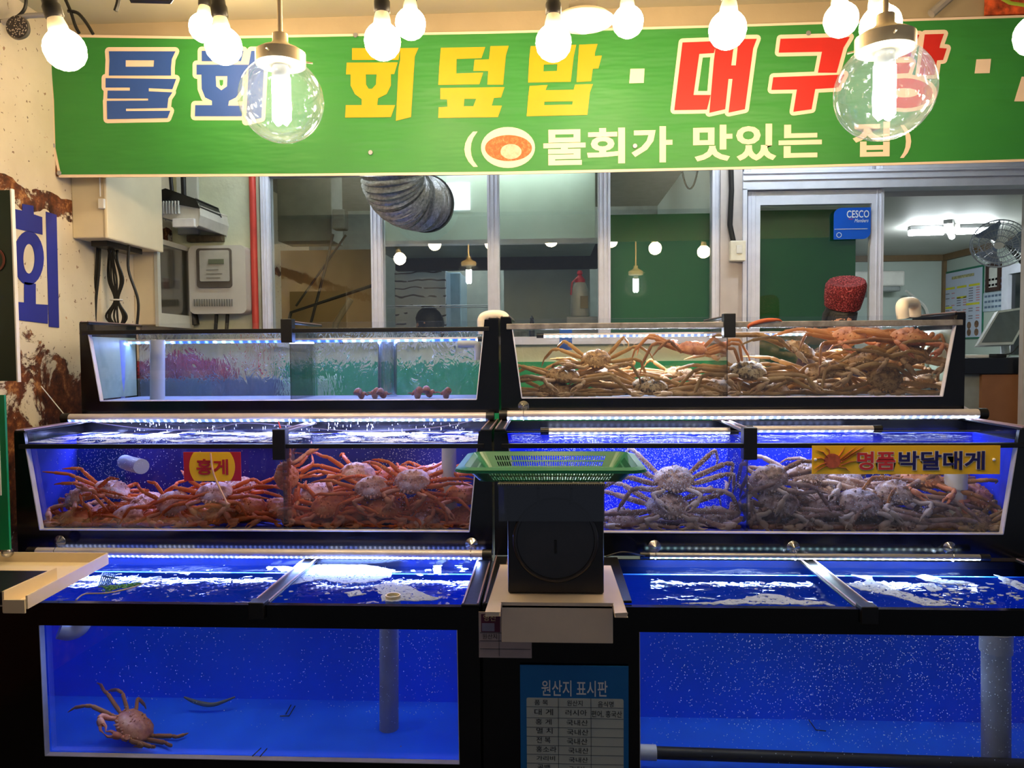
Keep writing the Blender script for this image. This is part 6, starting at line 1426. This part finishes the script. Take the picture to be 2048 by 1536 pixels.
# window/door frame at the far edge of the side wall
y0_, y1_, z0_, z1_ = wallq(2012, 2060, 528, 640, .0); sd_ = struct(thing('window_4', None, None, (XR, y0_, z0_)))
MB().box(XR - .04, XR - .002, y1_ - .1, y1_, z0_ - .3, z1_).build('window_frame', WINALU, sd_); MB().box(XR - .04, XR - .002, y0_, y1_ - .1, z1_ - .08, z1_).build('window_frame', WINALU, sd_)
MB().box(XR - .01, XR - .004, y0_, y1_ - .1, z0_ - .3, z1_ - .08).build('window_pane', mat('dark_pane', (24, 30, 34), .15), sd_)
# wall fan
fc = W(1998, 487, 5.35); fa = Vector((-.45, -.72, -.45)).normalized(); FM = fa.to_track_quat('Z', 'Y').to_matrix().to_4x4()
fn = thing('wall_fan', 'grey caged wall fan hanging at the door edge', 'fan', fc)
FG = mat('fan_grey', (150, 156, 168), .35)
m = MB()
for r_, z_ in ((.17, 0), (.172, .012), (.16, .035), (.12, .055), (.08, .066), (.04, .07), (.16, -.03), (.12, -.05)):
    m.tube([fc + FM.to_3x3() @ Vector((r_ * math.cos(q_), r_ * math.sin(q_), z_)) for q_ in [i * 2 * PI / 36 for i in range(37)]], .003, 5, cap=False)
for i in range(36):
    q_ = i * 2 * PI / 36; m.tube([fc + FM.to_3x3() @ Vector((a_ * math.cos(q_), a_ * math.sin(q_), z_)) for a_, z_ in ((.04, .07), (.12, .055), (.172, .006), (.12, -.05), (.05, -.06))], .0014, 4, cap=False)
m.build('cage', FG, fn)
for i in range(3):
    q0 = i * 2 * PI / 3; m = MB(); vv_ = []
    for u in range(6):
        for w_ in (-1, 1):
            r_ = .03 + .022 * u * 1.2; q_ = q0 + w_ * (.25 + .09 * u) * (1 if u < 5 else .8); vv_.append(fc + FM.to_3x3() @ Vector((r_ * math.cos(q_), r_ * math.sin(q_), w_ * .014)))
    m.add(vv_, [(2 * u, 2 * u + 1, 2 * u + 3, 2 * u + 2) for u in range(5)]); o = m.build('blade', mat('fan_blade', (120, 132, 156), .3), fn); s2 = o.modifiers.new('t', 'SOLIDIFY'); s2.thickness = .002
MB().lathe([(.001, -.13), (.045, -.12), (.05, -.06), (.035, -.02), (.03, .03), (.001, .04)], fc, 20, M=FM).build('motor_housing', WHITEP, fn, smooth=True)
MB().tube([fc - fa * .1, fc - fa * .1 + Vector((.1, .08, -.03)), Vector((fc.x + .22, fc.y + .1, fc.z - .12))], .018, 8).build('bracket', BLACKM, fn, smooth=True)
S('trim_8', PINK, (W(2046, 500, 4.95).x, W(2042, 500, 4.95).x + .06, 4.93, 4.97, .2, 2.55))
# counter with terminal
zc_ = W(1990, 716, 4.9).z
ct = thing('counter', 'cashier counter with black top edge and tan front', 'counter', (3.2, 5.2, .2))
xa_, xb_ = W(1925, 730, 5.0).x, 3.9
MB().box(xa_, xb_, 5.0, 5.6, W(1990, 748, 5.0).z, zc_).build('counter_top', mat('black_laminate', (22, 26, 34), .3), ct, bevel=.004)
MB().box(xa_ + .0, xb_, 5.04, 5.58, .2, W(1990, 748, 5.0).z).build('grey_side', mat('grey_laminate', (140, 146, 142), .5), ct)
MB().box(W(1962, 780, 5.02).x, xb_, 5.01, 5.04, .2, W(1990, 749, 5.02).z).build('tan_front', mat('tan_laminate', (148, 100, 66), .5, var=.06), ct)
pm = thing('cash_terminal', 'grey touchscreen cash terminal tilted on the black counter', 'monitor', W(1998, 712, 5.2))
q0, q1, q2, q3 = W(1956, 690, 5.12), W(2026, 688, 5.2), W(2068, 612, 5.36), W(1996, 622, 5.28)
nn = (q1 - q0).cross(q3 - q0).normalized(); nn = nn if nn.y > 0 else -nn
MB().prism([[q0, q1, q2, q3]], nn * .03).build('casing', mat('terminal_grey', (176, 180, 184), .4), pm, bevel=.003)
cc_ = (q0 + q1 + q2 + q3) / 4; MB().prism([[cc_ + (p - cc_) * .88 - nn * .002 for p in (q0, q1, q2, q3)]], nn * .003).build('screen', mat('terminal_screen', (70, 78, 88), .12), pm)
MB().tube([cc_ + nn * .03, W(2012, 706, 5.36), W(2005, 716, 5.3)], .025, 10).build('stand', mat('terminal_grey', (176, 180, 184), .4), pm)
sbox('receipt_tray', 'white receipt tray on the black counter under the terminal', 'tray', WHITEP, (W(1934, 712, 5.1).x, W(1975, 712, 5.1).x, 5.08, 5.25, zc_, zc_ + .02), .004)
sbox('card_reader', 'small black card reader on the black counter', 'card reader', BLACKM, (W(1990, 712, 5.05).x, W(2010, 712, 5.05).x, 5.03, 5.12, zc_, zc_ + .025), .004)
tag(MB().tube(smoothpath([W(2012, 712, 5.1) + Vector((0, 0, .01)), W(2025, 705, 5.12), W(2040, 690, 5.15), W(2044, 710, 5.12)], 4), .005, 6).build('cable', CORD, smooth=True), 'black cable tangled beside the cash terminal', 'cable')
# white cloth behind the tank end
mb = MB(); c0 = W(1952, 815, 3.7); n1, n2 = 30, 14
for j in range(n2 + 1):
    for i in range(n1 + 1):
        u = i / n1; v_ = j / n2; x = 1.86 + .38 * u; top = 1.30 - .02 * u - .22 * max(0, u - .28) ** 1.1
        q_ = noise.noise(Vector((u * 6, v_ * 4, 1))) * .02
        mb.v.append(Vector((x + q_, 3.62 + .3 * v_ + q_, max(1.04, top - .9 * abs(v_ - .5) ** 2 + q_))))
for j in range(n2):
    for i in range(n1): a = j * (n1 + 1) + i; mb.f.append([a, a + 1, a + n1 + 2, a + n1 + 1]); mb.mi.append(0)
o = mb.build('towel', mat('white_towel', (214, 206, 204), .8, bump=.3, bs=90), smooth=True); tag(o, 'crumpled white towel behind the end of the brown crab tank', 'towel')
sbox('stand_box', 'low wooden stand under the crumpled white towel', 'stand', mat('dark_wood_stand', (70, 52, 40), .6), (1.88, 2.24, 3.60, 3.95, 0, 1.03), .005)
